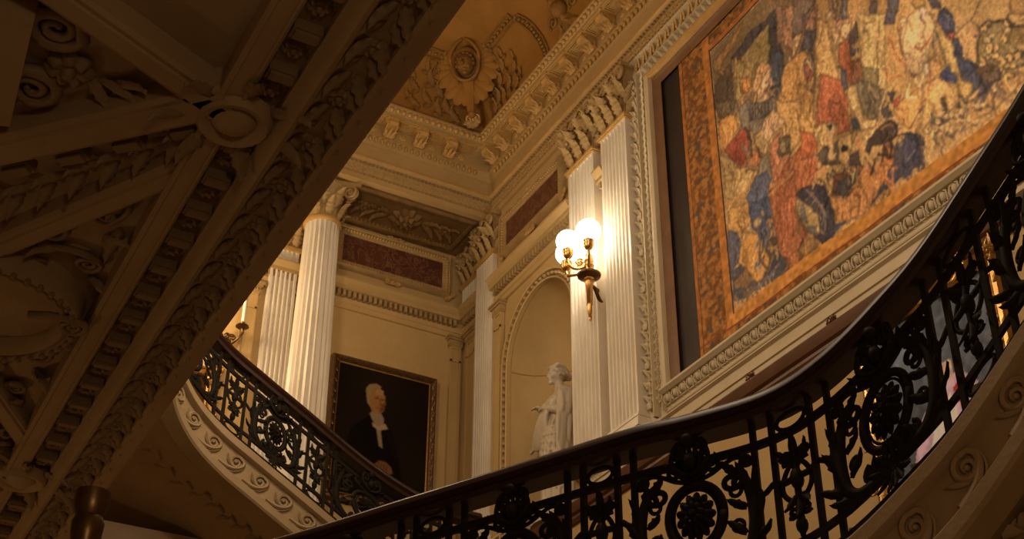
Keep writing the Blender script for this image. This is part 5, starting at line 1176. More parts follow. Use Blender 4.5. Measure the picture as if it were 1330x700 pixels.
0 208 160 96 0 1009 1203 1010 1201 1012 1201 1014 1201 1016 1203 1018 1205 1019 1208 1019 1210 1018 1212 1016 1212 1014 1212 1012 1210 1010 1208 1009 1205
0 84 70 56 0 1003 1191 1004 1189 1006 1188 1009 1189 1012 1191 1014 1194 1015 1197 1015 1200 1014 1203 1012 1203 1009 1203 1006 1201 1004 1198 1003 1194
0 208 160 96 0 1005 1193 1005 1191 1007 1191 1009 1191 1012 1193 1013 1195 1014 1198 1014 1200 1013 1202 1012 1203 1009 1202 1007 1201 1005 1198 1005 1196
0 84 70 56 0 995 1188 996 1186 998 1186 1001 1186 1004 1188 1006 1191 1007 1194 1008 1197 1006 1199 1004 1200 1001 1200 999 1198 996 1195 995 1191
0 208 160 96 0 997 1190 998 1188 1000 1188 1002 1188 1004 1190 1005 1192 1006 1195 1006 1197 1005 1199 1004 1200 1002 1199 999 1198 998 1195 997 1193
0 84 70 56 0 986 1181 987 1178 989 1178 992 1178 995 1180 997 1183 998 1186 998 1189 997 1192 995 1192 992 1192 989 1190 987 1187 986 1184
0 208 160 96 0 988 1182 989 1181 990 1180 992 1180 994 1182 996 1184 997 1187 997 1189 996 1191 994 1192 992 1191 990 1190 989 1187 988 1185
0 84 70 56 0 1012 1174 1013 1172 1016 1171 1018 1172 1021 1174 1024 1177 1025 1180 1025 1183 1024 1185 1021 1186 1019 1185 1016 1183 1014 1180 1012 1177
0 208 160 96 0 1014 1176 1015 1174 1017 1173 1019 1174 1021 1175 1023 1178 1024 1180 1024 1183 1023 1185 1021 1185 1019 1185 1017 1183 1015 1181 1014 1178
0 84 70 56 0 1004 1173 1005 1171 1007 1171 1010 1171 1013 1173 1015 1176 1017 1179 1017 1182 1015 1184 1013 1185 1010 1185 1008 1183 1005 1180 1004 1176
0 208 160 96 0 1006 1175 1007 1173 1009 1173 1011 1173 1013 1175 1015 1177 1016 1180 1016 1182 1015 1184 1013 1184 1011 1184 1009 1182 1007 1180 1006 1178
0 84 70 56 0 1003 1164 1005 1162 1007 1161 1010 1162 1012 1164 1015 1167 1016 1170 1016 1173 1015 1175 1013 1176 1010 1175 1007 1173 1005 1170 1003 1167
0 208 160 96 0 1005 1166 1006 1164 1008 1164 1010 1164 1012 1165 1014 1168 1015 1170 1015 1173 1014 1174 1012 1175 1010 1175 1008 1173 1006 1171 1005 1168
0 84 70 56 0 997 1158 998 1156 1000 1155 1003 1156 1005 1158 1008 1161 1009 1164 1009 1167 1008 1169 1006 1170 1003 1169 1000 1167 998 1164 997 1161
0 208 160 96 0 998 1160 999 1158 1001 1157 1003 1158 1005 1159 1007 1162 1008 1164 1008 1167 1007 1168 1005 1169 1003 1169 1001 1167 999 1165 998 1162
0 84 70 56 0 1014 1191 1015 1189 1018 1188 1020 1188 1023 1190 1025 1193 1027 1197 1027 1200 1026 1202 1023 1203 1021 1202 1018 1200 1015 1197 1014 1194
0 208 160 96 0 1016 1192 1017 1191 1019 1190 1021 1190 1023 1192 1025 1194 1026 1197 1026 1199 1025 1201 1023 1202 1021 1201 1019 1200 1017 1198 1016 1195
0 84 70 56 0 1025 1178 1027 1176 1029 1175 1032 1176 1034 1178 1037 1181 1038 1184 1038 1187 1037 1189 1035 1190 1032 1190 1029 1188 1027 1185 1025 1181
0 208 160 96 0 1027 1180 1028 1178 1030 1178 1032 1178 1034 1180 1036 1182 1037 1185 1037 1187 1036 1189 1034 1189 1032 1189 1030 1187 1028 1185 1027 1183
0 84 70 56 0 1040 1183 1041 1181 1043 1180 1046 1181 1049 1183 1052 1186 1053 1189 1053 1192 1052 1195 1049 1195 1047 1195 1044 1193 1041 1190 1040 1186
0 208 160 96 0 1042 1185 1043 1183 1045 1183 1047 1183 1049 1185 1051 1187 1052 1190 1052 1192 1051 1194 1049 1195 1047 1194 1045 1193 1043 1190 1042 1188
0 84 70 56 0 1015 1194 1016 1192 1018 1191 1021 1191 1024 1193 1026 1196 1027 1200 1028 1203 1026 1205 1024 1206 1021 1205 1018 1203 1016 1200 1015 1197
0 208 160 96 0 1017 1195 1018 1194 1019 1193 1022 1193 1024 1195 1025 1197 1026 1200 1026 1202 1026 1204 1024 1205 1022 1204 1019 1203 1018 1201 1017 1198
0 84 70 56 0 977 1182 979 1180 981 1179 983 1180 986 1182 988 1185 989 1188 990 1191 988 1193 986 1194 983 1193 981 1191 979 1188 977 1185
0 208 160 96 0 979 1184 980 1182 982 1181 984 1182 986 1183 988 1186 988 1188 988 1191 988 1192 986 1193 984 1193 982 1191 980 1189 979 1186
1 104 84 64 5 995 1172 990 1156 1006 1150
1 120 96 72 7 1019 1166 1021 1148
0 206 158 92 0 951 1170 952 1169 954 1169 956 1170 959 1172 961 1174 962 1176 962 1178 961 1180 959 1180 957 1179 954 1177 952 1175 951 1172
1 96 74 54 3 962 1175 955 1168 951 1169
0 206 158 92 0 937 1163 938 1162 940 1161 942 1162 944 1164 946 1166 948 1169 948 1171 947 1172 945 1172 943 1171 940 1169 938 1167 937 1165
1 96 74 54 3 948 1167 941 1160 937 1162
0 206 158 92 0 962 1156 963 1155 965 1155 968 1156 970 1157 972 1160 973 1162 973 1164 972 1165 971 1166 968 1165 966 1163 964 1161 963 1158
1 96 74 54 3 973 1161 967 1154 963 1155
0 206 158 92 0 952 1146 953 1145 954 1145 957 1146 959 1147 961 1150 962 1152 962 1154 961 1155 960 1155 957 1155 955 1153 953 1151 952 1148
1 96 74 54 3 962 1150 956 1144 952 1145
0 206 158 92 0 921 1173 922 1172 924 1172 926 1173 929 1175 931 1177 932 1179 932 1181 931 1183 929 1183 927 1182 925 1180 923 1178 921 1175
1 96 74 54 3 932 1178 926 1171 922 1172
0 60 58 74 1 1080 1214 1061 1195 1060 1174 1065 1148 1095 1147
1 40 38 44 8 1076 1208 1066 1199 1062 1181 1071 1161
1 110 100 100 4 1081 1168 1066 1173"""
def smooth_noise(h, w_, cell, seed, ay=1.):
    rng = np.random.RandomState(seed); gh, gw = int(h/(cell*ay))+3, int(w_/cell)+3; g = rng.rand(gh, gw)
    yy = np.arange(h)/(cell*ay); xx = np.arange(w_)/cell; y0 = yy.astype(int); x0 = xx.astype(int); fy = (yy-y0)[:, None]; fx = (xx-x0)[None, :]
    fy = fy*fy*(3-2*fy); fx = fx*fx*(3-2*fx)
    return (g[y0][:, x0]*(1-fy)+g[y0+1][:, x0]*fy)*(1-fx)+(g[y0][:, x0+1]*(1-fy)+g[y0+1][:, x0+1]*fy)*fx
class Cloth:
    """a picture laid out in metres: u across, v up"""
    def __init__(s, u0, u1, v0, v1, px):
        s.u0, s.v0, s.px = u0, v0, px; s.w = int((u1-u0)/px)+1; s.h = int((v1-v0)/px)+1; s.c = np.zeros((s.h, s.w, 3))
        s.U, s.V = np.meshgrid(u0+px*np.arange(s.w), v0+px*np.arange(s.h))
    def box(s, pts, m=0.):
        p = np.array(pts); i0 = max(0, int((p[:, 0].min()-m-s.u0)/s.px)); i1 = min(s.w, int((p[:, 0].max()+m-s.u0)/s.px)+2)
        j0 = max(0, int((p[:, 1].min()-m-s.v0)/s.px)); j1 = min(s.h, int((p[:, 1].max()+m-s.v0)/s.px)+2); return slice(j0, j1), slice(i0, i1)
    def poly(s, pts, col, alpha=1.):
        J, I = s.box(pts); U, V = s.U[J, I], s.V[J, I]
        if U.size == 0: return
        ins = np.zeros(U.shape, bool); n = len(pts)
        for k in range(n):
            (xa, ya), (xb, yb) = pts[k], pts[(k+1) % n]
            if ya == yb: continue
            cr = ((ya > V) != (yb > V)) & (U < (xb-xa)*(V-ya)/(yb-ya)+xa); ins ^= cr
        s.c[J, I][ins] = s.c[J, I][ins]*(1-alpha)+np.array(col)*alpha
    def line(s, pts, col, w_, alpha=1.):
        for (xa, ya), (xb, yb) in zip(pts[:-1], pts[1:]):
            J, I = s.box([(xa, ya), (xb, yb)], w_); U, V = s.U[J, I], s.V[J, I]
            if U.size == 0: continue
            L2 = (xb-xa)**2+(yb-ya)**2+1e-12; t = np.clip(((U-xa)*(xb-xa)+(V-ya)*(yb-ya))/L2, 0, 1)
            d = np.hypot(U-xa-t*(xb-xa), V-ya-t*(yb-ya)); a = np.clip((w_/2-d)/s.px+.5, 0, 1)[..., None]*alpha
            s.c[J, I] = s.c[J, I]*(1-a)+np.array(col)*a
    def rect(s, u0, u1, v0, v1, col): s.poly([(u0, v0), (u1, v0), (u1, v1), (u0, v1)], col)
    def build(s, name, to_world, mat_, light, parent=None):
        lin = np.where(s.c/255 <= .04045, s.c/255/12.92, ((s.c/255+.055)/1.055)**2.4)/np.array(light); lin = np.clip(lin, .002, .92)
        vs = to_world(s.U.ravel(), s.V.ravel()); i = np.arange(s.h*s.w).reshape(s.h, s.w)
        f = np.stack([i[:-1, :-1], i[:-1, 1:], i[1:, 1:], i[1:, :-1]], -1).reshape(-1, 4)
        me = bpy.data.meshes.new(name); me.vertices.add(len(vs)); me.vertices.foreach_set('co', vs.astype(np.float32).ravel())
        me.loops.add(f.size); me.loops.foreach_set('vertex_index', f.astype(np.int32).ravel()); me.polygons.add(len(f))
        me.polygons.foreach_set('loop_start', np.arange(0, f.size, 4, dtype=np.int32)); me.update(calc_edges=True)
        a = me.color_attributes.new('weave', 'FLOAT_COLOR', 'POINT'); a.data.foreach_set('color', np.c_[lin.reshape(-1, 3), np.ones(s.h*s.w)].astype(np.float32).ravel())
        me.materials.append(mat_); return link(name, me, parent)
def painted(name, rough, wv, spec=.2):
    m = bpy.data.materials.new(name); m.use_nodes = True; nt = m.node_tree; b = nt.nodes['Principled BSDF']; b.inputs['Roughness'].default_value = rough; b.inputs['Specular IOR Level'].default_value = spec
    at = nt.nodes.new('ShaderNodeAttribute'); at.attribute_name = 'weave'; nt.links.new(at.outputs['Color'], b.inputs['Base Color'])
    if wv:
        tc = nt.nodes.new('ShaderNodeTexCoord'); n = nt.nodes.new('ShaderNodeTexNoise'); n.inputs['Scale'].default_value = 160; nt.links.new(tc.outputs['Object'], n.inputs['Vector'])
        bp = nt.nodes.new('ShaderNodeBump'); bp.inputs['Strength'].default_value = wv; bp.inputs['Distance'].default_value = .006; nt.links.new(n.outputs['Fac'], bp.inputs['Height']); nt.links.new(bp.outputs['Normal'], b.inputs['Normal'])
    return m
WOVEN = painted('woven_wool', .85, .35, .1)
TY0, TY1, TZ0, TZ1 = 3.4, 7.90, 5.36, 8.70
cl = Cloth(TY0, TY1, TZ0, TZ1, .0085)
cl.rect(TY0, TY1, TZ0, TZ1, (176, 128, 70)); rng_ = random.Random(11)
for ln in TAP.strip().split('\n'):
    q = [int(a) for a in ln.split()]; col = tuple(q[1:4]); o = q[4]; v = [a/200 for a in q[5:]]; pts = list(zip(v[0::2], v[1::2]))
    if q[0] == 0:
        cl.poly(pts, col)
        if o:
            J, I = cl.box(pts)                   # fold lines inside the figure
            us = [p_[0] for p_ in pts]; zs_ = [p_[1] for p_ in pts]; W_, H_ = max(us)-min(us), max(zs_)-min(zs_)
            keep = cl.c[J, I].copy()
            if W_ > .12 and H_ > .12:
                for k in range(int(6+W_*H_*110)):
                    a = rng_.uniform(min(us), max(us)); z_ = rng_.uniform(min(zs_), max(zs_)); dk = rng_.choice((.62, .72, .84, 1.16, 1.22)); L_ = rng_.uniform(.08, .3)
                    ln_ = [(a+.03*math.sin(5*t_+k)+.04*t_*math.sin(k), z_-L_*t_) for t_ in (0, .33, .66, 1)]
                    cl.line(ln_, tuple(min(235, c_*dk) for c_ in col), rng_.uniform(.008, .02), .9)
                m_ = np.zeros((cl.h, cl.w, 3)); new = cl.c[J, I].copy(); cl.c[J, I] = -1; cl.poly(pts, (-2, -2, -2)); ins = cl.c[J, I][..., :1] < -1.5; cl.c[J, I] = np.where(ins, new, keep)
            cl.line(pts+[pts[0]], tuple(c_*.45+14 for c_ in col), .016, .6)
    else: cl.line(pts, col, max(.012, o/500))
h_, w__ = cl.h, cl.w
# let every outline wander a little, as woven figures do
def warp(c, amp, cell, seed):
    dy = (smooth_noise(c.h, c.w, cell, seed)-.5)*amp/c.px; dx = (smooth_noise(c.h, c.w, cell, seed+1)-.5)*amp/c.px
    jj, ii = np.mgrid[0:c.h, 0:c.w]; c.c = c.c[np.clip((jj+dy).round().astype(int), 0, c.h-1), np.clip((ii+dx).round().astype(int), 0, c.w-1)]
warp(cl, .055, 24, 61); warp(cl, .03, 8, 63)
k_ = np.array([.25, .5, .25])
for ax in (0, 1): cl.c = k_[0]*np.roll(cl.c, 1, ax)+k_[1]*cl.c+k_[2]*np.roll(cl.c, -1, ax)
# short woven squiggles and hatching over the figures
n1 = smooth_noise(h_, w__, 9, 1)+.5*smooth_noise(h_, w__, 4, 2); n2 = smooth_noise(h_, w__, 14, 3)+.6*smooth_noise(h_, w__, 5, 4, 1.6)
n3 = smooth_noise(h_, w__, 6, 9, 2.2)+.5*smooth_noise(h_, w__, 3, 10, 2.); zone = np.clip((smooth_noise(h_, w__, 40, 12)-.4)/.2, 0, 1)
ridge = np.clip(1-np.abs(n1-.75)/.05, 0, 1)*.13*zone+np.clip(1-np.abs(n2-.8)/.05, 0, 1)*.13*(1-zone)+np.clip(1-np.abs(n3-.75)/.06, 0, 1)*.10
cl.c *= (1-ridge)[..., None]
cl.c = cl.c*(1+.16*np.clip(1-np.abs(n3-.95)/.05, 0, 1))[..., None]
cl.c *= (.88+.24*smooth_noise(h_, w__, 2.5, 5))[..., None]*(.82+.36*smooth_noise(h_, w__, 34, 6))[..., None]
gry = cl.c.mean(-1, keepdims=True)*np.array((1.22, .98, .72)); g3 = cl.c.mean(-1, keepdims=True)*np.array((1.16, .98, .82)); cl.c = cl.c*.70+g3*.25+.05*np.array((176, 122, 68))
dress = np.clip(1-np.abs(smooth_noise(h_, w__, 5, 8)-.5)/.05, 0, 1)
m_ = (cl.U < 6.15) & (cl.U > 5.55) & (cl.V > 6.55) & (cl.V < 7.75) & (cl.c[..., 0] > 1.75*cl.c[..., 1]); cl.c[m_] = cl.c[m_]*(1-.45*dress[m_])[..., None]+np.array((205, 140, 85))*(.45*dress[m_])[..., None]
# the borders: plain guard strips and a band of dense flowers
Bn = smooth_noise(h_, w__, 5, 21)+.6*smooth_noise(h_, w__, 2.5, 22); Bm = smooth_noise(h_, w__, 16, 23)
bc = np.zeros_like(cl.c); t_ = np.clip((Bn-.45)/.7, 0, 1)[..., None]; bc[:] = np.array((98, 60, 30))*(1-t_)+np.array((150, 96, 46))*t_
dk = np.clip((smooth_noise(h_, w__, 5, 25)-.70)/.12, 0, 1)[..., None]*.75; bc = bc*(1-dk)+np.array((70, 60, 54))*dk
rg = np.clip(1-np.abs(smooth_noise(h_, w__, 4, 27)-.5)/.07, 0, 1)[..., None]*.5; bc = bc*(1-rg)+np.array((88, 48, 24))*rg
U, V = cl.U, cl.V
SB = 5.735-.015*(7.46-U)                        # lower edge of the woven scene: the cloth hangs a little slack
def put(mask, col): cl.c[mask] = np.array(col)*(.85+.3*smooth_noise(h_, w__, 4, 31)[mask])[..., None]
inside = (U < 7.445) & (V < 8.44) & (V > SB)
cl.c[~inside] = bc[~inside]
put((~inside) & (U > 7.445) & (U < 7.535), (156, 96, 44)); put((~inside) & (V > 8.44) & (V < 8.50) & (U < 7.5), (150, 90, 44)); put((~inside) & (V < SB) & (V > SB-.115) & (U < 7.5), (172, 112, 52))
put((U > 7.855), (142, 84, 38)); put((V > 8.655), (140, 84, 40)); put((V < SB-.115) & (V > SB-.13), (120, 60, 34)); put((U > 7.838) & (U < 7.85), (90, 50, 26))
put((U > 7.435) & (U < 7.452) & (V > SB-.02) & (V < 8.46), (58, 44, 40)); put((V > 8.432) & (V < 8.448) & (U < 7.45), (60, 46, 40))
tap = cl.build('tapestry', lambda u, v: np.c_[np.full(len(u), XW-.02)-.006*np.sin(u*5), u, v], WOVEN, (.67, .56, .43))
tag(tap, 'huge ochre and blue figured tapestry inside the carved stone frame', 'tapestry')
# ================================================================ the portrait on the rear wall
cv = Cloth(4.60, 5.68, 5.86, 7.36, .008)
cv.rect(4.5, 5.8, 5.8, 7.5, (30, 19, 9))
P_ = lambda pts: [(4.60+a*.01, 5.86+b*.01) for a, b in pts]     # centimetres from the lower left corner
cv.c += (smooth_noise(cv.h, cv.w, 60, 41)[..., None]*np.array((14, 9, 4)))
cv.poly(P_([(14, 0), (14, 52), (20, 78), (32, 88), (40, 96), (58, 92), (68, 80), (74, 60), (80, 30), (84, 0)]), (20, 13, 8))
cv.poly(P_([(60, 84), (70, 74), (76, 52), (72, 50), (62, 70)]), (27, 17, 9))
cv.poly(P_([(39, 97), (43, 90), (47, 84), (57, 87), (56, 96), (52, 102), (43, 103)]), (150, 116, 78))     # cravat and collar
cv.poly(P_([(47, 85), (53, 84), (57, 60), (52, 62)]), (150, 116, 78))
cv.poly(P_([(42, 88), (50, 85), (58, 90), (62, 84), (52, 80), (44, 83)]), (170, 134, 90))
cv.poly(P_([(36, 120), (37, 108), (42, 101), (49, 99), (55, 103), (57, 112), (56, 122), (50, 128), (42, 128)]), (160, 104, 52))   # face
cv.poly(P_([(50, 101), (56, 105), (57, 116), (53, 112)]), (118, 64, 30))
cv.poly(P_([(44, 122), (54, 122), (54, 128), (46, 131)]), (176, 120, 62))
cv.poly(P_([(34, 118), (33, 126), (37, 132), (45, 135), (52, 132), (48, 129), (41, 127), (39, 118), (39, 110), (36, 108)]), (150, 116, 70))  # white hair
cv.line(P_([(45, 117), (48, 118)]), (74, 40, 20), .012); cv.line(P_([(52, 117), (55, 117)]), (70, 38, 20), .012); cv.line(P_([(50, 117), (52, 111), (50, 110)]), (120, 62, 30), .012); cv.line(P_([(47, 106), (53, 106)]), (110, 48, 28), .010)
cv.poly(P_([(48, 40), (53, 46), (61, 46), (68, 41), (70, 34), (64, 31), (58, 34), (50, 36)]), (124, 76, 40))     # hand
for k in range(4): cv.line(P_([(53+3.2*k, 44-k), (52+3.4*k, 36-k)]), (74, 42, 22), .009)
k_ = np.array([.25, .5, .25])
for ax in (0, 1): cv.c = k_[0]*np.roll(cv.c, 1, ax)+k_[1]*cv.c+k_[2]*np.roll(cv.c, -1, ax)
OIL = painted('oil_paint', .75, .12, .04)
pt = thing('portrait', 'large dark portrait of a white-haired man in black, in an ornate dark gilt frame', 'painting', (5.14, YR, 5.76))
cv.build('canvas', lambda u, v: np.c_[u, np.full(len(u), YR-.055), v], OIL, (1.25, 1.0, .68), pt); bpy.data.objects['canvas'].data.transform(Matrix.Translation(-Vector((5.14, YR, 5.76))))
px0, px1, pz0, pz1 = 4.60, 5.68, 5.86, 7.36
def fr_st(sx, sz): return lambda d, e: ((px0-d if sx < 0 else px1+d), YR-e, (pz0-d if sz < 0 else pz1+d))
b = MB(); b.sweep([(-.012, .02), (-.012, .062), (.004, .07), (.012, .06), (.02, .075), (.05, .10), (.068, .095), (.078, .06), (.078, 0)], [fr_st(-1, -1), fr_st(1, -1), fr_st(1, 1), fr_st(-1, 1)], closed=True)
fr = b.build('frame', DARKGILT, pt, 30)
b = MB(); b.sweep([(-.012, .055), (-.012, .066), (.002, .073), (.004, .06)], [fr_st(-1, -1), fr_st(1, -1), fr_st(1, 1), fr_st(-1, 1)], closed=True); b.build('gilt_slip', GILT, fr, 30)
FL = mk(leaf_shape, DARKGILT, 'frame_leaf', True, L=.085, W=.04, curl=.5, lobes=2, nt=6)
k = 0; s_ = 0
for (xa, za, xb, zb_) in ((px0-.04, pz0-.04, px1+.04, pz0-.04), (px1+.04, pz0-.04, px1+.04, pz1+.04), (px1+.04, pz1+.04, px0-.04, pz1+.04), (px0-.04, pz1+.04, px0-.04, pz0-.04)):
    L_ = math.hypot(xb-xa, zb_-za); n_ = int(L_/.062)
    for i in range(n_):
        q_ = i/n_; link('frame_leaf', FL, fr, on_back(xa+(xb-xa)*q_, za+(zb_-za)*q_, YR-.09, math.atan2(zb_-za, xb-xa)-math.pi/2+(.3 if k % 2 else -.3), .8)); k += 1
# ================================================================ marble statue in the niche
def statue():
    H0 = 5.20; ox, oy = 6.20, 10.50
    W = lambda x, y, z: (ox-y*1.0, oy+x, H0+z)          # statue space: x to its right, y to its front, z up
    b = MB()
    def loft(rings, seg=64, fold=None):
        rows = []
        for cx, cy, cz, rx, ry, amp in rings:
            row = []
            for k in range(seg):
                a = 2*math.pi*k/seg; d = 1
                if amp: d += amp*(math.sin(9*a+2.2*cz*2+.5)*.6+math.sin(15*a-3*cz)*.35+.5*math.sin(5*a+4*cz))
                row.append(W(cx+rx*d*math.cos(a), cy+ry*d*math.sin(a), cz))
            rows.append(row)
        n0 = len(b.v); b.grid(rows, closed_u=True); b.f.append(tuple(n0+k for k in range(seg))); b.f.append(tuple(len(b.v)-1-k for k in range(seg)))
    loft([(0, 0, 0, .215, .19, .07), (0, 0, .06, .205, .185, .08), (.005, 0, .25, .19, .17, .09), (.01, .02, .45, .185, .165, .09), (.015, .03, .62, .185, .16, .08), (.02, .02, .78, .18, .15, .06),
          (.01, .0, .90, .155, .128, .05), (0, 0, .98, .145, .118, .03), (0, .015, 1.06, .155, .125, .02), (0, .03, 1.13, .165, .132, .015), (0, .02, 1.20, .172, .115, .01), (0, 0, 1.255, .155, .088, 0), (0, -.005, 1.285, .10, .07, 0), (0, 0, 1.31, .058, .058, 0),
          (0, .01, 1.36, .048, .052, 0), (0, .018, 1.40, .047, .052, 0)], 72)
    for sx in (-1, 1): b.ball(W(sx*.068, .115, 1.12), .056, .058, .058, 12, 8)
    # arms
    def limb(pts, rs, n=6):
        q = smooth2(pts, n); t = np.linspace(0, len(rs)-1, len(q)); b.tube([W(*p) for p in q], [float(np.interp(a, range(len(rs)), rs)) for a in t], 14)
    limb([(-.165, .0, 1.235), (-.215, .03, 1.10), (-.205, .07, 1.0), (-.11, .14, 1.03), (-.03, .165, 1.065)], [.062, .058, .05, .040, .028])
    limb([(.165, .0, 1.235), (.225, .02, 1.10), (.205, .075, 1.02), (.13, .15, 1.06), (.06, .185, 1.095)], [.060, .055, .048, .038, .027])
    for hx, hy, hz, dx, dy in ((-.03, .165, 1.065, .06, .04), (.06, .185, 1.095, .02, .068)):       # palm, four fingers, thumb
        b.ball(W(hx+dx*.4, hy+dy*.4, hz), .034, .030, .020, 10, 6)
        for k in range(4):
            o = (k-1.5)*.015; l_ = (.055, .064, .060, .048)[k]; ux, uy = dx/.07, dy/.07
            p0 = (hx+dx*.6-uy*o, hy+dy*.6+ux*o, hz); p1 = (p0[0]+ux*l_*.55, p0[1]+uy*l_*.55, hz-.004); p2 = (p0[0]+ux*l_*.85, p0[1]+uy*l_*.85, hz-.026)
            b.tube([W(*p0), W(*p1), W(*p2)], [.0095, .009, .007], 7)
        b.tube([W(hx, hy, hz+.012), W(hx+dx*.25+.02, hy+dy*.3, hz+.03), W(hx+dx*.6+.02, hy+dy*.6, hz+.03)], [.011, .010, .008], 7)
    # mantle over the left shoulder, hanging in folds down the left side
    for k in range(12):
        q = k/11; a = -1.5+2.5*q; sw = .018*math.sin(k*2.4)
        x0, y0 = -.170-.050*math.cos(a), .02+.115*math.sin(a)
        z1 = .62-.16*q+.05*math.sin(k*1.9)
        limb([(-.045-.015*math.cos(a), .015+.05*math.sin(a), 1.315), (-.125, .0+.085*math.sin(a), 1.295), (x0+.012, y0, 1.20), (x0-.010+sw, y0+.012, 1.02), (x0+.010-sw, y0+.03, .84), (x0+.02+sw, y0+.02, z1)], [.018, .024, .026, .026, .028, .012], 5)
    # folds crossing the breast and the waist, laid on the body
    RZ = [(0, .215, .19, 0), (.25, .19, .17, 0), (.45, .185, .165, .02), (.62, .185, .16, .03), (.78, .18, .15, .02), (.90, .155, .128, 0), (.98, .145, .118, 0), (1.06, .155, .125, .015), (1.13, .165, .132, .03), (1.20, .172, .115, .02), (1.255, .155, .088, 0)]
    def surf(a, z, o=.0):
        zs_ = [r_[0] for r_ in RZ]; rx_, ry_, cy_ = (float(np.interp(z, zs_, [r_[i] for r_ in RZ])) for i in (1, 2, 3)); return ((rx_+o)*math.cos(a), cy_+(ry_+o)*math.sin(a), z)
    for k in range(5): limb([surf(2.7-.9*q, 1.26-.03*k-.22*q-.02*k*q, .002) for q in (0, .5, 1., 1.6, 2.2, 2.7)], [.006, .011, .012, .012, .010, .006], 4)
    for k in range(7): limb([surf(.1+.85*q, 1.0-.045*k-.07*q*(1+.25*k)+.02*q*q, .004) for q in (0, .7, 1.4, 2.1, 2.8, 3.4)], [.008, .014, .016, .016, .014, .008], 4)
    for k in range(9): limb([surf(.5+.28*k, .84-.03*math.sin(k), .002), surf(.55+.29*k, .66, .006), surf(.5+.30*k+.1*math.sin(k), .42, .008), surf(.45+.31*k, .2, .01)], [.006, .015, .018, .012], 4)
    # cloth gathered in the hands, swinging out to its right in a narrowing swag
    for k in range(8):
        q = k/7; limb([(.05-.10*q, .17-.01*q, 1.07), (.10-.11*q, .185-.01*q, .97-.02*q), (.17-.15*q, .18-.03*q, .87-.05*q), (.235-.12*q, .165-.03*q, .80-.07*q), (.285-.06*q, .15-.02*q, .755-.03*q)], [.018, .026, .026, .022, .014], 5)
    for k in range(3): limb([(.28-.015*k, .15, .755), (.315-.02*k, .15, .735+.01*k), (.340-.025*k, .15-.01*k, .76)], [.020, .020, .012], 4)
    # vertical folds of the skirt
    for k in range(26):
        a = 2*math.pi*k/26; j = .012*math.sin(k*2.7)
        limb([(.175*math.cos(a+.2), .02+.15*math.sin(a+.2), .74), (.19*math.cos(a+.08), .165*math.sin(a+.08), .40), ((.208+j)*math.cos(a), (.185+j)*math.sin(a), .02)], [.008, .014, .018], 4)
    # head, turned a little to its right, looking along the wall
    yawh = -.25; hc = (0, .028, 1.475)
    def Hd(x, y, z):
        c, s_ = math.cos(yawh), math.sin(yawh); zz = z-.12*y
        return W(hc[0]+(x*c-y*s_), hc[1]+(x*s_+y*c), hc[2]+zz)
    rows = []
    for i in range(15):
        th = math.pi*i/14; row = []
        for k in range(28):
            a = 2*math.pi*k/28; x = .074*math.sin(th)*math.cos(a); y = .090*math.sin(th)*math.sin(a); z = .108*math.cos(th)
            if z < 0: x *= 1+.35*z/.108*1.; y = y*(1+.18*z/.108) + .012*(-z/.108)
            if y > .04 and .0 < z < .03: y -= .006
            row.append(Hd(x, y, z-.0))
        rows.append(row)
    n0 = len(b.v); b.grid(rows, closed_u=True)
    b.tube([Hd(0, .084, .030), Hd(0, .094, .008), Hd(0, .108, -.022), Hd(0, .090, -.030)], [.009, .011, .016, .010], 10)       # nose
    for sx in (-1, 1):
        b.tube([Hd(sx*.012, .088, .034), Hd(sx*.032, .084, .038), Hd(sx*.055, .066, .030)], [.007, .009, .006], 8)            # brows
        b.ball(Hd(sx*.030, .079, .014), .013, .012, .010, 8, 6)                                                               # eyes
        b.ball(Hd(sx*.042, .058, -.025), .024, .022, .026, 10, 8)                                                             # cheeks
        b.ball(Hd(sx*.075, .0, -.005), .010, .018, .028, 8, 6)                                                                # ears
        b.ball(Hd(sx*.012, .088, -.036), .011, .010, .007, 8, 6)
    b.tube([Hd(-.024, .078, -.052), Hd(-.010, .092, -.048), Hd(0, .093, -.050), Hd(.010, .092, -.048), Hd(.024, .078, -.052)], [.004, .0075, .0065, .0075, .004], 8)
    b.tube([Hd(-.020, .078, -.060), Hd(0, .091, -.063), Hd(.020, .078, -.060)], [.004, .0085, .004], 8)
    b.ball(Hd(0, .074, -.088), .024, .022, .018, 10, 8)                                                                       # chin
    # waved hair drawn back under a band, gathered at the nape
    for k in range(-6, 7):
        a = k*.24; b.tube([Hd(.070*math.sin(a), .078*math.cos(a)-.004, .062+.02*math.cos(a)), Hd(.086*math.sin(a*1.25), .045*math.cos(a), .080+.014*math.cos(a)), Hd(.078*math.sin(a*1.3), -.03, .075), Hd(.05*math.sin(a), -.085, .03), Hd(.03*math.sin(a), -.105, -.03)], [.014, .019, .020, .018, .012], 7)
    for sx in (-1, 1): b.tube([Hd(sx*.0, .083, .074), Hd(sx*.055, .062, .052), Hd(sx*.083, .018, .018), Hd(sx*.070, -.045, -.02), Hd(sx*.02, -.10, -.03)], [.012, .018, .020, .020, .018], 8)
    b.ball(Hd(0, -.112, -.018), .040, .036, .042, 12, 8)
    ring = [Hd(.083*math.cos(2*math.pi*k/24), .005+.09*math.sin(2*math.pi*k/24), .072-.25*.09*math.sin(2*math.pi*k/24)*-.4) for k in range(25)]; b.tube(ring, .010, 7)
    # low plinth
    b2 = MB(); b2.lathe([(.30, NB+.003), (.30, NB+.05), (.28, NB+.06), (.28, NB+.11), (.26, NB+.14), (.26, H0+.01)], 24, Matrix.Translation((ox, oy, 0)))
    o = b.build('statue', STATUE, None, True)
    md = o.modifiers.new('skin', 'REMESH'); md.mode = 'VOXEL'; md.voxel_size = .0085; md.use_smooth_shade = True
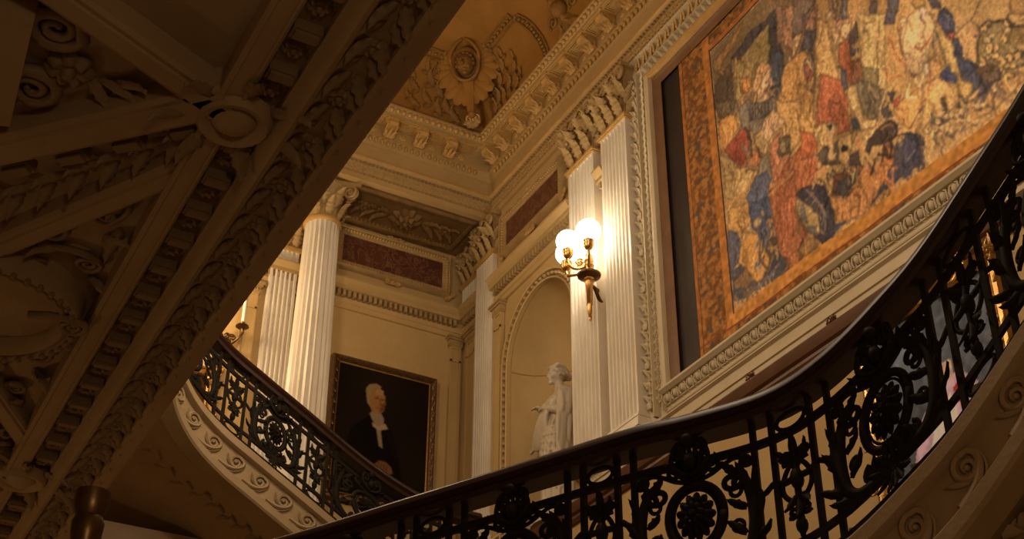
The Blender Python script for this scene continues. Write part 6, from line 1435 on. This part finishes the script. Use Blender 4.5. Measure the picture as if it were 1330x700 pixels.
    bpy.context.view_layer.update(); dg = bpy.context.evaluated_depsgraph_get(); me = bpy.data.meshes.new_from_object(o.evaluated_get(dg)); o.modifiers.clear(); o.data = me
    bm = bmesh.new(); bm.from_mesh(me); [bmesh.ops.smooth_vert(bm, verts=bm.verts, factor=.5, use_axis_x=True, use_axis_y=True, use_axis_z=True) for _ in range(2)]; bm.to_mesh(me); bm.free()
    me.polygons.foreach_set('use_smooth', [True]*len(me.polygons)); me.materials.clear(); me.materials.append(STATUE)
    tag(o, 'white marble statue of a draped woman looking left, standing in the arched niche', 'statue')
    b2.build('plinth', STATUE, o, 40)
statue()
# ================================================================ three-globe wall lamp
def hring(c, r, z, n=24): return [(c[0]+r*math.cos(2*math.pi*k/n), c[1]+r*math.sin(2*math.pi*k/n), z) for k in range(n+1)]
AX, AY = 5.757, 9.2
wlp = thing('wall_lamp', 'lit gilt bronze wall lamp with three opal globes between the two fluted pilasters', 'wall lamp', (AX, AY, 6.5))
M = Matrix.Translation((AX, AY, 0))
b = MB(); b.lathe([(.004, 6.50), (.012, 6.515), (.018, 6.54), (.014, 6.56), (.020, 6.58), (.022, 6.66), (.028, 6.67), (.026, 6.69), (.030, 6.80), (.038, 6.90), (.046, 6.915), (.040, 6.93), (.046, 6.95)], 20, M); b.build('torch_stem', BRASS, wlp, 40)
b = MB(); b.lathe([(.03, 6.95), (.075, 6.962), (.108, 6.978), (.112, 6.995), (.095, 7.008), (.03, 7.012)], 32, M); b.build('drip_pan', BRONZE, wlp, 40)
b = MB(); b.lathe([(.028, 7.01), (.042, 7.03), (.034, 7.05), (.044, 7.075), (.048, 7.10), (.036, 7.115), (.046, 7.14), (.044, 7.17), (.030, 7.185), (.036, 7.205), (.024, 7.225), (.008, 7.24)], 20, M)
for k in range(8): a = 2*math.pi*k/8; b.ball((AX+.043*math.cos(a), AY+.043*math.sin(a), 7.09), .010, .010, .016, 6, 4)
b.build('hub', BRASS, wlp, 40)
for k, (gx, gy, gz, gr) in enumerate(((5.655, 9.03, 7.345, .118), (5.575, 9.265, 7.345, .110), (5.655, 9.425, 7.325, .105))):
    dx, dy = gx-AX, gy-AY; L_ = math.hypot(dx, dy); ux, uy = dx/L_, dy/L_; zc_ = gz-gr
    Q = lambda r, z: (AX+ux*r, AY+uy*r, z)
    b = MB(); pts = smooth2([Q(.03, 7.10), Q(.07, 7.06), Q(.13, 7.05), Q(L_-.02, 7.075), Q(L_+.005, 7.12), Q(L_, zc_-.075)], 6); b.tube(pts, [.014]*len(pts), 8)
    arm = b.build('arm', BRASS, wlp, True)
    b = MB(); b.tube([(AX+ux*(.085+p[0]), AY+uy*(.085+p[0]), 7.125+p[1]) for p in spiral_pts(.006, .042, 1.6, -1.4, 22)], .009, 6); b.build('scroll', BRASS, arm, True)
    b = MB(); Mg = Matrix.Translation((gx, gy, zc_)); b.lathe([(.012, -.085), (.030, -.075), (.044, -.055), (.052, -.03), (.044, -.022), (.050, -.01), (.056, .012), (.048, .02)], 20, Mg); b.build('gallery_cup', BRASS, arm, 40)
    b = MB(); b.ball((gx, gy, gz), gr, gr, gr, 32, 20); b.build('globe', GLOBE, wlp, True)
b = MB(); b.tube(smooth2([(5.995, 9.30, 6.80), (5.95, 9.285, 6.79), (5.90, 9.26, 6.80), (5.86, 9.235, 6.84), (5.83, 9.22, 6.88), (AX+.03, AY, 6.88)], 6), .018, 10)
b.tube([(5.86+p[0]*.9, 9.24+p[0]*.3, 6.885+p[1]) for p in spiral_pts(.006, .030, 1.5, 3.9, 18)], .010, 6); b.build('bracket', BRONZE, wlp, True)
b = MB(); b.lathe([(.001, .022), (.03, .02), (.05, .012), (.055, 0)], 20, frame_m((5.998, 9.19 if False else 9.19, 6.80), (0, -1, 0), (0, 0, 1), (-1, 0, 0)) @ Matrix.Translation((-.11, 0, 0))); b.build('wall_rose', BRONZE, wlp, 40)
# candle sconce on the rear wall, far left
cs_ = thing('candle_sconce', 'small bronze sconce with a white candle on the far left wall', 'sconce', (3.36, YR, 7.2))
b = MB(); b.lathe([(.001, .03), (.05, .025), (.075, .01), (.08, 0)], 20, on_back(3.34, 7.27, YR-.0)); b.build('back_plate', BRONZE, cs_, 40)
for sd, xc, yc_ in ((1, 3.46, YR-.20), (-1, 3.25, YR-.18)):
    b = MB(); b.tube(smooth2([(3.34, YR-.02, 7.25), (3.36+.02*sd, YR-.10, 7.20), (xc-.03*sd, yc_+.02, 7.24), (xc+.01*sd, yc_, 7.31), (xc, yc_, 7.37)], 6), .013, 8); ar = b.build('arm', BRONZE, cs_, True)
    b = MB(); b.tube([(3.37+sd*(.03+p[0]), YR-.10, 7.29+p[1]) for p in spiral_pts(.006, .04, 1.5, 0, 18)], .009, 6); b.build('scroll', BRONZE, ar, True)
    b = MB(); b.lathe([(.012, 7.36), (.05, 7.37), (.070, 7.385), (.066, 7.395), (.03, 7.392), (.022, 7.41), (.028, 7.43), (.02, 7.44)], 20, Matrix.Translation((xc, yc_, 0))); b.build('drip_cup', BRONZE, ar, 40)
    b = MB(); b.lathe([(.018, 7.43), (.018, 7.70), (.010, 7.705)], 12, Matrix.Translation((xc, yc_, 0))); b.build('candle', CANDLE, cs_, 40)

# carved gilt frames
GLEAF2 = mk(leaf_shape, GILT, 'gilt_leaf', True, L=.10, W=.05, curl=.6, lobes=3, nt=7)
GROS = mk(rosette_shape, GILT, 'gilt_rosette', 40, r=.05, petals=7, h=.6)
GSC = MB(); GSC.tube(spiral_pts(.008, .06, 1.6, 0, 24)+[(.05, .05, 0), (.02, .10, 0)], [.010+.008*i/26 for i in range(27)], 6, nrm=(0, 0, 1)); GSC = GSC.mesh('gilt_scroll', GILT, True)
def gilt_frame(t, M, w_, h):
    def stn(sx, sy): return lambda d, e: tuple(M @ Vector((sx*(w_/2+d), sy*(h/2+d), e)))
    b = MB(); b.sweep([(-.01, .01), (-.01, .03), (.005, .04), (.02, .03), (.035, .05), (.06, .065), (.085, .055), (.095, .03), (.095, 0)], [stn(-1, -1), stn(1, -1), stn(1, 1), stn(-1, 1)], closed=True); fr = b.build('frame', GILT, t, 30); k = 0
    for (xa, ya, xb, yb) in ((-w_/2, -h/2, w_/2, -h/2), (w_/2, -h/2, w_/2, h/2), (w_/2, h/2, -w_/2, h/2), (-w_/2, h/2, -w_/2, -h/2)):
        L_ = math.hypot(xb-xa, yb-ya); n_ = int(L_/.075); ox_, oy_ = (yb-ya)/L_*.05, -(xb-xa)/L_*.05
        for i in range(n_):
            q_ = (i+.5)/n_; link('gilt_leaf', GLEAF2, fr, M @ Matrix.Translation((xa+(xb-xa)*q_+ox_, ya+(yb-ya)*q_+oy_, .055)) @ Matrix.Rotation(math.atan2(yb-ya, xb-xa)-math.pi/2+(.8 if k % 2 else -.8), 4, 'Z')); k += 1
    for sx in (-1, 1):
        for sy in (-1, 1):
            link('gilt_rosette', GROS, fr, M @ Matrix.Translation((sx*(w_/2+.04), sy*(h/2+.04), .05)) @ Matrix.Scale(1.5, 4))
            link('gilt_scroll', GSC, fr, M @ Matrix.Translation((sx*(w_/2+.10), sy*(h/2+.10), .04)) @ Matrix.Rotation(math.atan2(sy, sx), 4, 'Z'))
    return fr
MG = on_right(5.50, 4.10, XW-.005)
pic = thing('gilt_picture', 'gilt-framed pale picture with pink drapery on the wall behind the near railing', 'painting', tuple(MG.translation))
fr = gilt_frame(pic, MG, 1.08, 1.30)
for sd in (-1, 1):                             # shell crest over the frame
    for k in range(4): link('gilt_leaf', GLEAF2, fr, MG @ Matrix.Translation((sd*.02, .76, .06)) @ Matrix.Rotation(-sd*(.25+.42*k), 4, 'Z') @ Matrix.Scale(1.9-.22*k, 4))
    link('gilt_scroll', GSC, fr, MG @ Matrix.Translation((sd*.16, .80, .06)) @ Matrix.Rotation(0 if sd > 0 else math.pi, 4, 'Z')); link('gilt_scroll', GSC, fr, MG @ Matrix.Translation((sd*.36, .78, .05)) @ Matrix.Rotation(.6*sd, 4, 'Z'))
link('gilt_rosette', GROS, fr, MG @ Matrix.Translation((0, .80, .07)) @ Matrix.Scale(1.7, 4))
cp = Cloth(-.54, .54, -.65, .65, .012); cp.c[:] = (92, 88, 84); cp.c *= (.8+.35*smooth_noise(cp.h, cp.w, 22, 51))[..., None]
cp.poly([(-.54, -.65), (.54, -.65), (.54, -.42), (.1, -.36), (-.54, -.45)], (96, 84, 66))
cp.poly([(-.34, -.42), (-.20, -.10), (-.02, .06), (.18, .10), (.30, -.05), (.26, -.40)], (206, 160, 160)); cp.poly([(-.18, -.36), (-.06, -.10), (.08, -.02), (.12, -.30)], (232, 214, 206)); cp.poly([(.10, .0), (.20, .04), (.24, -.10), (.14, -.14)], (176, 52, 50))
cp.poly([(-.05, .06), (.03, .20), (.12, .19), (.13, .07)], (206, 160, 120)); cp.poly([(-.5, .1), (-.3, .5), (.0, .6), (-.2, .2)], (112, 112, 108))
cp.c *= (.85+.3*smooth_noise(cp.h, cp.w, 3, 52))[..., None]
def to_pic(u, v): P3 = np.array(MG.to_3x3()); return (P3 @ np.stack([u, v, np.full(len(u), .012)])).T
cp.build('canvas', to_pic, OIL, (.8, .62, .42), pic)
ML = on_back(2.98, 6.25, YR-.005)
mr = thing('gilt_mirror', 'ornate gilt mirror frame on the rear wall, glimpsed through the far railing', 'mirror', tuple(ML.translation))
gilt_frame(mr, ML, .50, 1.15)
b = MB(); b.box(-.25, .25, -.575, .575, .0, .015, ML); b.build('glass', mat('old_mirror_glass', (.42, .36, .28), .12, metal=1.), mr)
# ================================================================ relief on the coved ceiling
def facing(o, n, up=(0, 0, 1), s=1.):
    ez = Vector(n).normalized(); ex = Vector(up).cross(ez).normalized(); ey = ez.cross(ex); return frame_m(o, ex, ey, ez, s)
def cove_frame(side, q, t, rot=0., s=1., off=.012):
    p = (cove_r if side == 'r' else cove_b)(q, t, off); a = math.pi/2*t
    n = Vector((-math.cos(a)*B_, 0, -math.sin(a)*A_)).normalized()
    if side == 'b': n = Vector((0, n.x, n.z))
    return facing(p, n, (0, 0, 1)) @ Matrix.Rotation(rot, 4, 'Z') @ Matrix.Scale(s, 4)
PETAL = MB(); rows = []
for i in range(8):
    t_ = i/7; w_ = .075*math.sin(math.pi*min(1, .12+.80*t_))**.8*(.55+.75*t_)
    rows.append([(w_*k, .30*t_, .05*math.sin(math.pi*.8*t_)-.02*abs(k)+(.03 if t_ > .9 else 0)) for k in (-1, -.5, 0, .5, 1)])
PETAL.grid(rows); PETAL = PETAL.mesh('shell_petal', OCHRE, True)
CL = mk(leaf_shape, OCHRE2, 'acanthus_leaf', True, L=.24, W=.115, curl=.8, lobes=4, depth=.14)
OC = facing((5.32, 10.985, 10.68), (-.62, -.62, -.46))
crt = thing('corner_cartouche', 'ochre shell cartouche with a carved head in the corner of the coved ceiling', 'ceiling ornament', tuple(OC.translation))
b = MB(); b.grid([[tuple(OC @ Vector(((.150+d)*math.cos(2*math.pi*k/28), (.175+d)*math.sin(2*math.pi*k/28)+.02, z))) for k in range(28)] for d, z in ((-.03, .02), (-.02, .10), (.0, .125), (.025, .11), (.03, .03))], closed_u=True)
b.add([tuple(OC @ Vector((.11*math.cos(2*math.pi*k/28), .14*math.sin(2*math.pi*k/28)+.02, .03))) for k in range(28)], [tuple(range(28))]); ovl = b.build('oval_surround', OCHRE2, crt, 40)
b = MB()                                       # carved head
b.ball((0, 0, 0), .070, .085, .075, 16, 12, None) if False else None
hd = MB(); hd.ball((0, .01, .08), .066, .086, .075, 18, 12); hd.tube([(0, .03, .150), (0, .0, .172), (0, -.012, .166)], [.010, .015, .012], 8)
for sx in (-1, 1): hd.ball((sx*.026, .028, .138), .016, .009, .012, 8, 6); hd.tube([(sx*.008, .045, .148), (sx*.035, .046, .14), (sx*.055, .034, .12)], .007, 6); hd.ball((sx*.034, -.015, .128), .020, .022, .02, 8, 6)
hd.tube([(-.022, -.038, .138), (0, -.034, .15), (.022, -.038, .138)], .008, 6); hd.ball((0, -.062, .125), .022, .018, .02, 8, 6)
for k in range(9): a = math.pi*(k/8)*1.1-.15; hd.ball((.066*math.cos(a), .02+.078*math.sin(a), .075), .020, .020, .030, 8, 6)
b.add([(x*1.45, y*1.45+.01, z*1.45-.02) for x, y, z in hd.v], hd.f, OC); b.build('carved_head', OCHRE2, crt, True)
for base, angs in (((-.12, .02), (78, 104, 130, 156)), ((.12, .02), (-78, -104, -130, -156)) , ((-.13, .06), (20, 45, 66)), ((.13, .06), (-20, -45, -66)), ((-.03, -.15), (120, 150, 175)), ((.03, -.15), (-120, -150, -175))):
    for a in angs: link('shell_petal', PETAL, crt, OC @ Matrix.Translation((base[0], base[1], .03)) @ Matrix.Rotation(R(a), 4, 'Z') @ Matrix.Scale(1.0, 4))
b = MB(); b.sweep([(-1, 0), (-.8, .05), (0, .07), (.8, .05), (1, 0)], [(lambda q: (lambda d, e: tuple(OC @ Vector((d*(.075-.03*q), -.17-.36*q, e+.02+.06*q*q))))) (q/8) for q in range(9)]); b.build('strap', OCHRE, crt, 40)
b = MB(); b.ball(tuple(OC @ Vector((0, -.55, .07))), .05, .05, .05, 10, 8); b.build('drop', OCHRE2, crt, True)
for sd in (-1, 1):
    b = MB(); b.tube([tuple(OC @ Vector((sd*(.045+p_[0]), -.60+p_[1], .06))) for p_ in spiral_pts(.006, .05, 1.4, 1.2, 20)], .012, 6); b.build('scroll', GOLDSTONE, crt, True)
for a in (-1.2, -.6, 0, .6, 1.2): link('acanthus_leaf', ACAN_S, crt, OC @ Matrix.Translation((0, -.62, .05)) @ Matrix.Rotation(math.pi+a, 4, 'Z') @ Matrix.Scale(.7, 4))
for sd in (-1, 1):
    b = MB(); b.tube([tuple(OC @ Vector(p_)) for p_ in smooth2([(sd*.02, .34, .04), (sd*.10, .27, .08), (sd*.17, .14, .10), (sd*.15, .0, .08)], 6)], .022, 6); b.build('ribbon', OCHRE, crt, True)
# sprays of leaves springing from the corner over both coves
for side, s0_, sg in (('r', 11.12, -1), ('b', 5.46, -1)):
    for i, (dq, t_, r_, sc_) in enumerate(((.02, .06, .9, 1.), (.14, .10, .7, 1.), (.27, .07, .5, .9), (.10, .22, .5, 1.), (.26, .20, .8, 1.), (.40, .13, .9, .9), (.42, .26, .6, .9), (.30, .34, .2, .9), (.54, .09, 1.2, .8), (.58, .20, 1.0, .8), (.52, .33, .4, .7), (.66, .12, .8, .6), (.40, .42, .1, .7), (.02, .18, .3, .9), (.66, .26, .5, .6))):
        m = cove_frame(side, s0_+sg*dq, t_, 0, sc_); sgn = -1 if side == 'r' else 1
        link('acanthus_leaf', CL, crt, m @ Matrix.Rotation(sgn*r_ + .0, 4, 'Z')); link('acanthus_leaf', CL, crt, m @ Matrix.Rotation(sgn*(r_+1.1), 4, 'Z') @ Matrix.Scale(.7, 4))
# moulded panel on the right-hand cove, and the leaf band where cove meets ceiling
def cove_strip(side, line, w_, name, m, bead=True):
    b = MB(); n = len(line); pts = [(cove_r if side == 'r' else cove_b)(q, t_, .02) for q, t_ in line]
    for off in (-w_/2, w_/2):
        b.tube([tuple(p_+Vector((0, off, 0)) if False else (cove_r if side == 'r' else cove_b)(q+(off if abs(line[min(i+1, n-1)][1]-line[max(i-1, 0)][1])*1.6 > abs(line[min(i+1, n-1)][0]-line[max(i-1, 0)][0]) else 0), t_+(0 if abs(line[min(i+1, n-1)][1]-line[max(i-1, 0)][1])*1.6 > abs(line[min(i+1, n-1)][0]-line[max(i-1, 0)][0]) else off*.6), .012)) for i, ((q, t_), p_) in enumerate(zip(line, pts))], .014, 6)
    return b, pts
def bead_panel(side, line, label):
    b, pts = cove_strip(side, line, .10, '', OCHRE2); o = b.build('panel_moulding', OCHRE2, ceiling, True)
    for pa, pb in zip(pts[:-1], pts[1:]):
        n_ = max(1, int((pb-pa).length/.055))
        for k in range(n_): link('bead', BEAD, o, Matrix.Translation(pa+(pb-pa)*(k/n_)))
BEAD = MB(); BEAD.ball((0, 0, 0), .024, .026, .024, 6, 5); BEAD = BEAD.mesh('bead', OCHRE2, True)
arc_ = [(10.72, .30), (10.72, .38), (10.72, .44), (10.70, .465), (10.55, .465), (10.40, .465), (10.25, .465), (10.12, .462), (10.06, .44), (10.0, .38), (9.95, .30), (9.91, .2), (9.88, .1), (9.87, .03)]
bead_panel('r', arc_, ''); bead_panel('r', [(9.05-(q-9.05)*1. if False else 18.4-q-.3, t_) for q, t_ in arc_], '')
bead_panel('b', [(q-5.68, t_) for q, t_ in arc_], '')
# ornament in the middle of the cove: scrolling leaves
mid = thing('cove_ornament', 'leafy relief at the top edge of the picture, midway along the tapestry-side cove', 'ceiling ornament', tuple(cove_r(9.45, .2)))
for dq, t_, r_, s_ in ((0, .04, 0, 1.2), (.12, .06, -.6, 1.), (-.12, .06, .6, 1.), (.22, .05, -1.1, .9), (-.22, .05, 1.1, .9), (.06, .25, -.3, 1.), (-.06, .25, .3, 1.), (.18, .28, -.9, 1.), (-.18, .28, .9, 1.), (0, .40, 0, 1.1), (.15, .44, -.7, .9), (-.15, .44, .7, .9)):
    link('acanthus_leaf', CL, mid, cove_frame('r', 9.42+dq, t_, r_, s_))
for sd in (-1, 1): link('scroll', mk(lambda b: b.tube(spiral_pts(.012, .085, 1.6, 0, 26), .018, 6, nrm=(0, 0, 1)), OCHRE2, 'scroll', True), mid, cove_frame('r', 9.42+sd*.2, .20))
b = MB(); b.ball(tuple(cove_r(9.42, .22, .05)), .10, .10, .10, 12, 8); b.build('carved_boss', OCHRE2, mid, True)
zc_ = zt-.006; b = MB()
for x0, x1 in ((4.86, 4.885), (5.115, 5.14)): b.box(x0-.0, x1, 5.0, 10.86, zc_-.03-(0 if x0 < 5 else .03), zc_+.01)
bd = b.build('band_moulding', OCHRE2, ceiling)
FLW = mk(rosette_shape, OCHRE2, 'rosette', 40, r=.07, petals=6, h=.5)
y = 10.74; k = 0
while y > 6.5:
    link('rosette', FLW, ceiling, on_under(5.0+.02*math.sin(k*2.1), y, zc_-.03, k*.7, 1.))
    for sd in (-1, 1): link('acanthus_leaf', CL, ceiling, on_under(5.0, y-.07, zc_-.02, sd*.9+math.pi*(k % 2), .42))
    y -= .135; k += 1
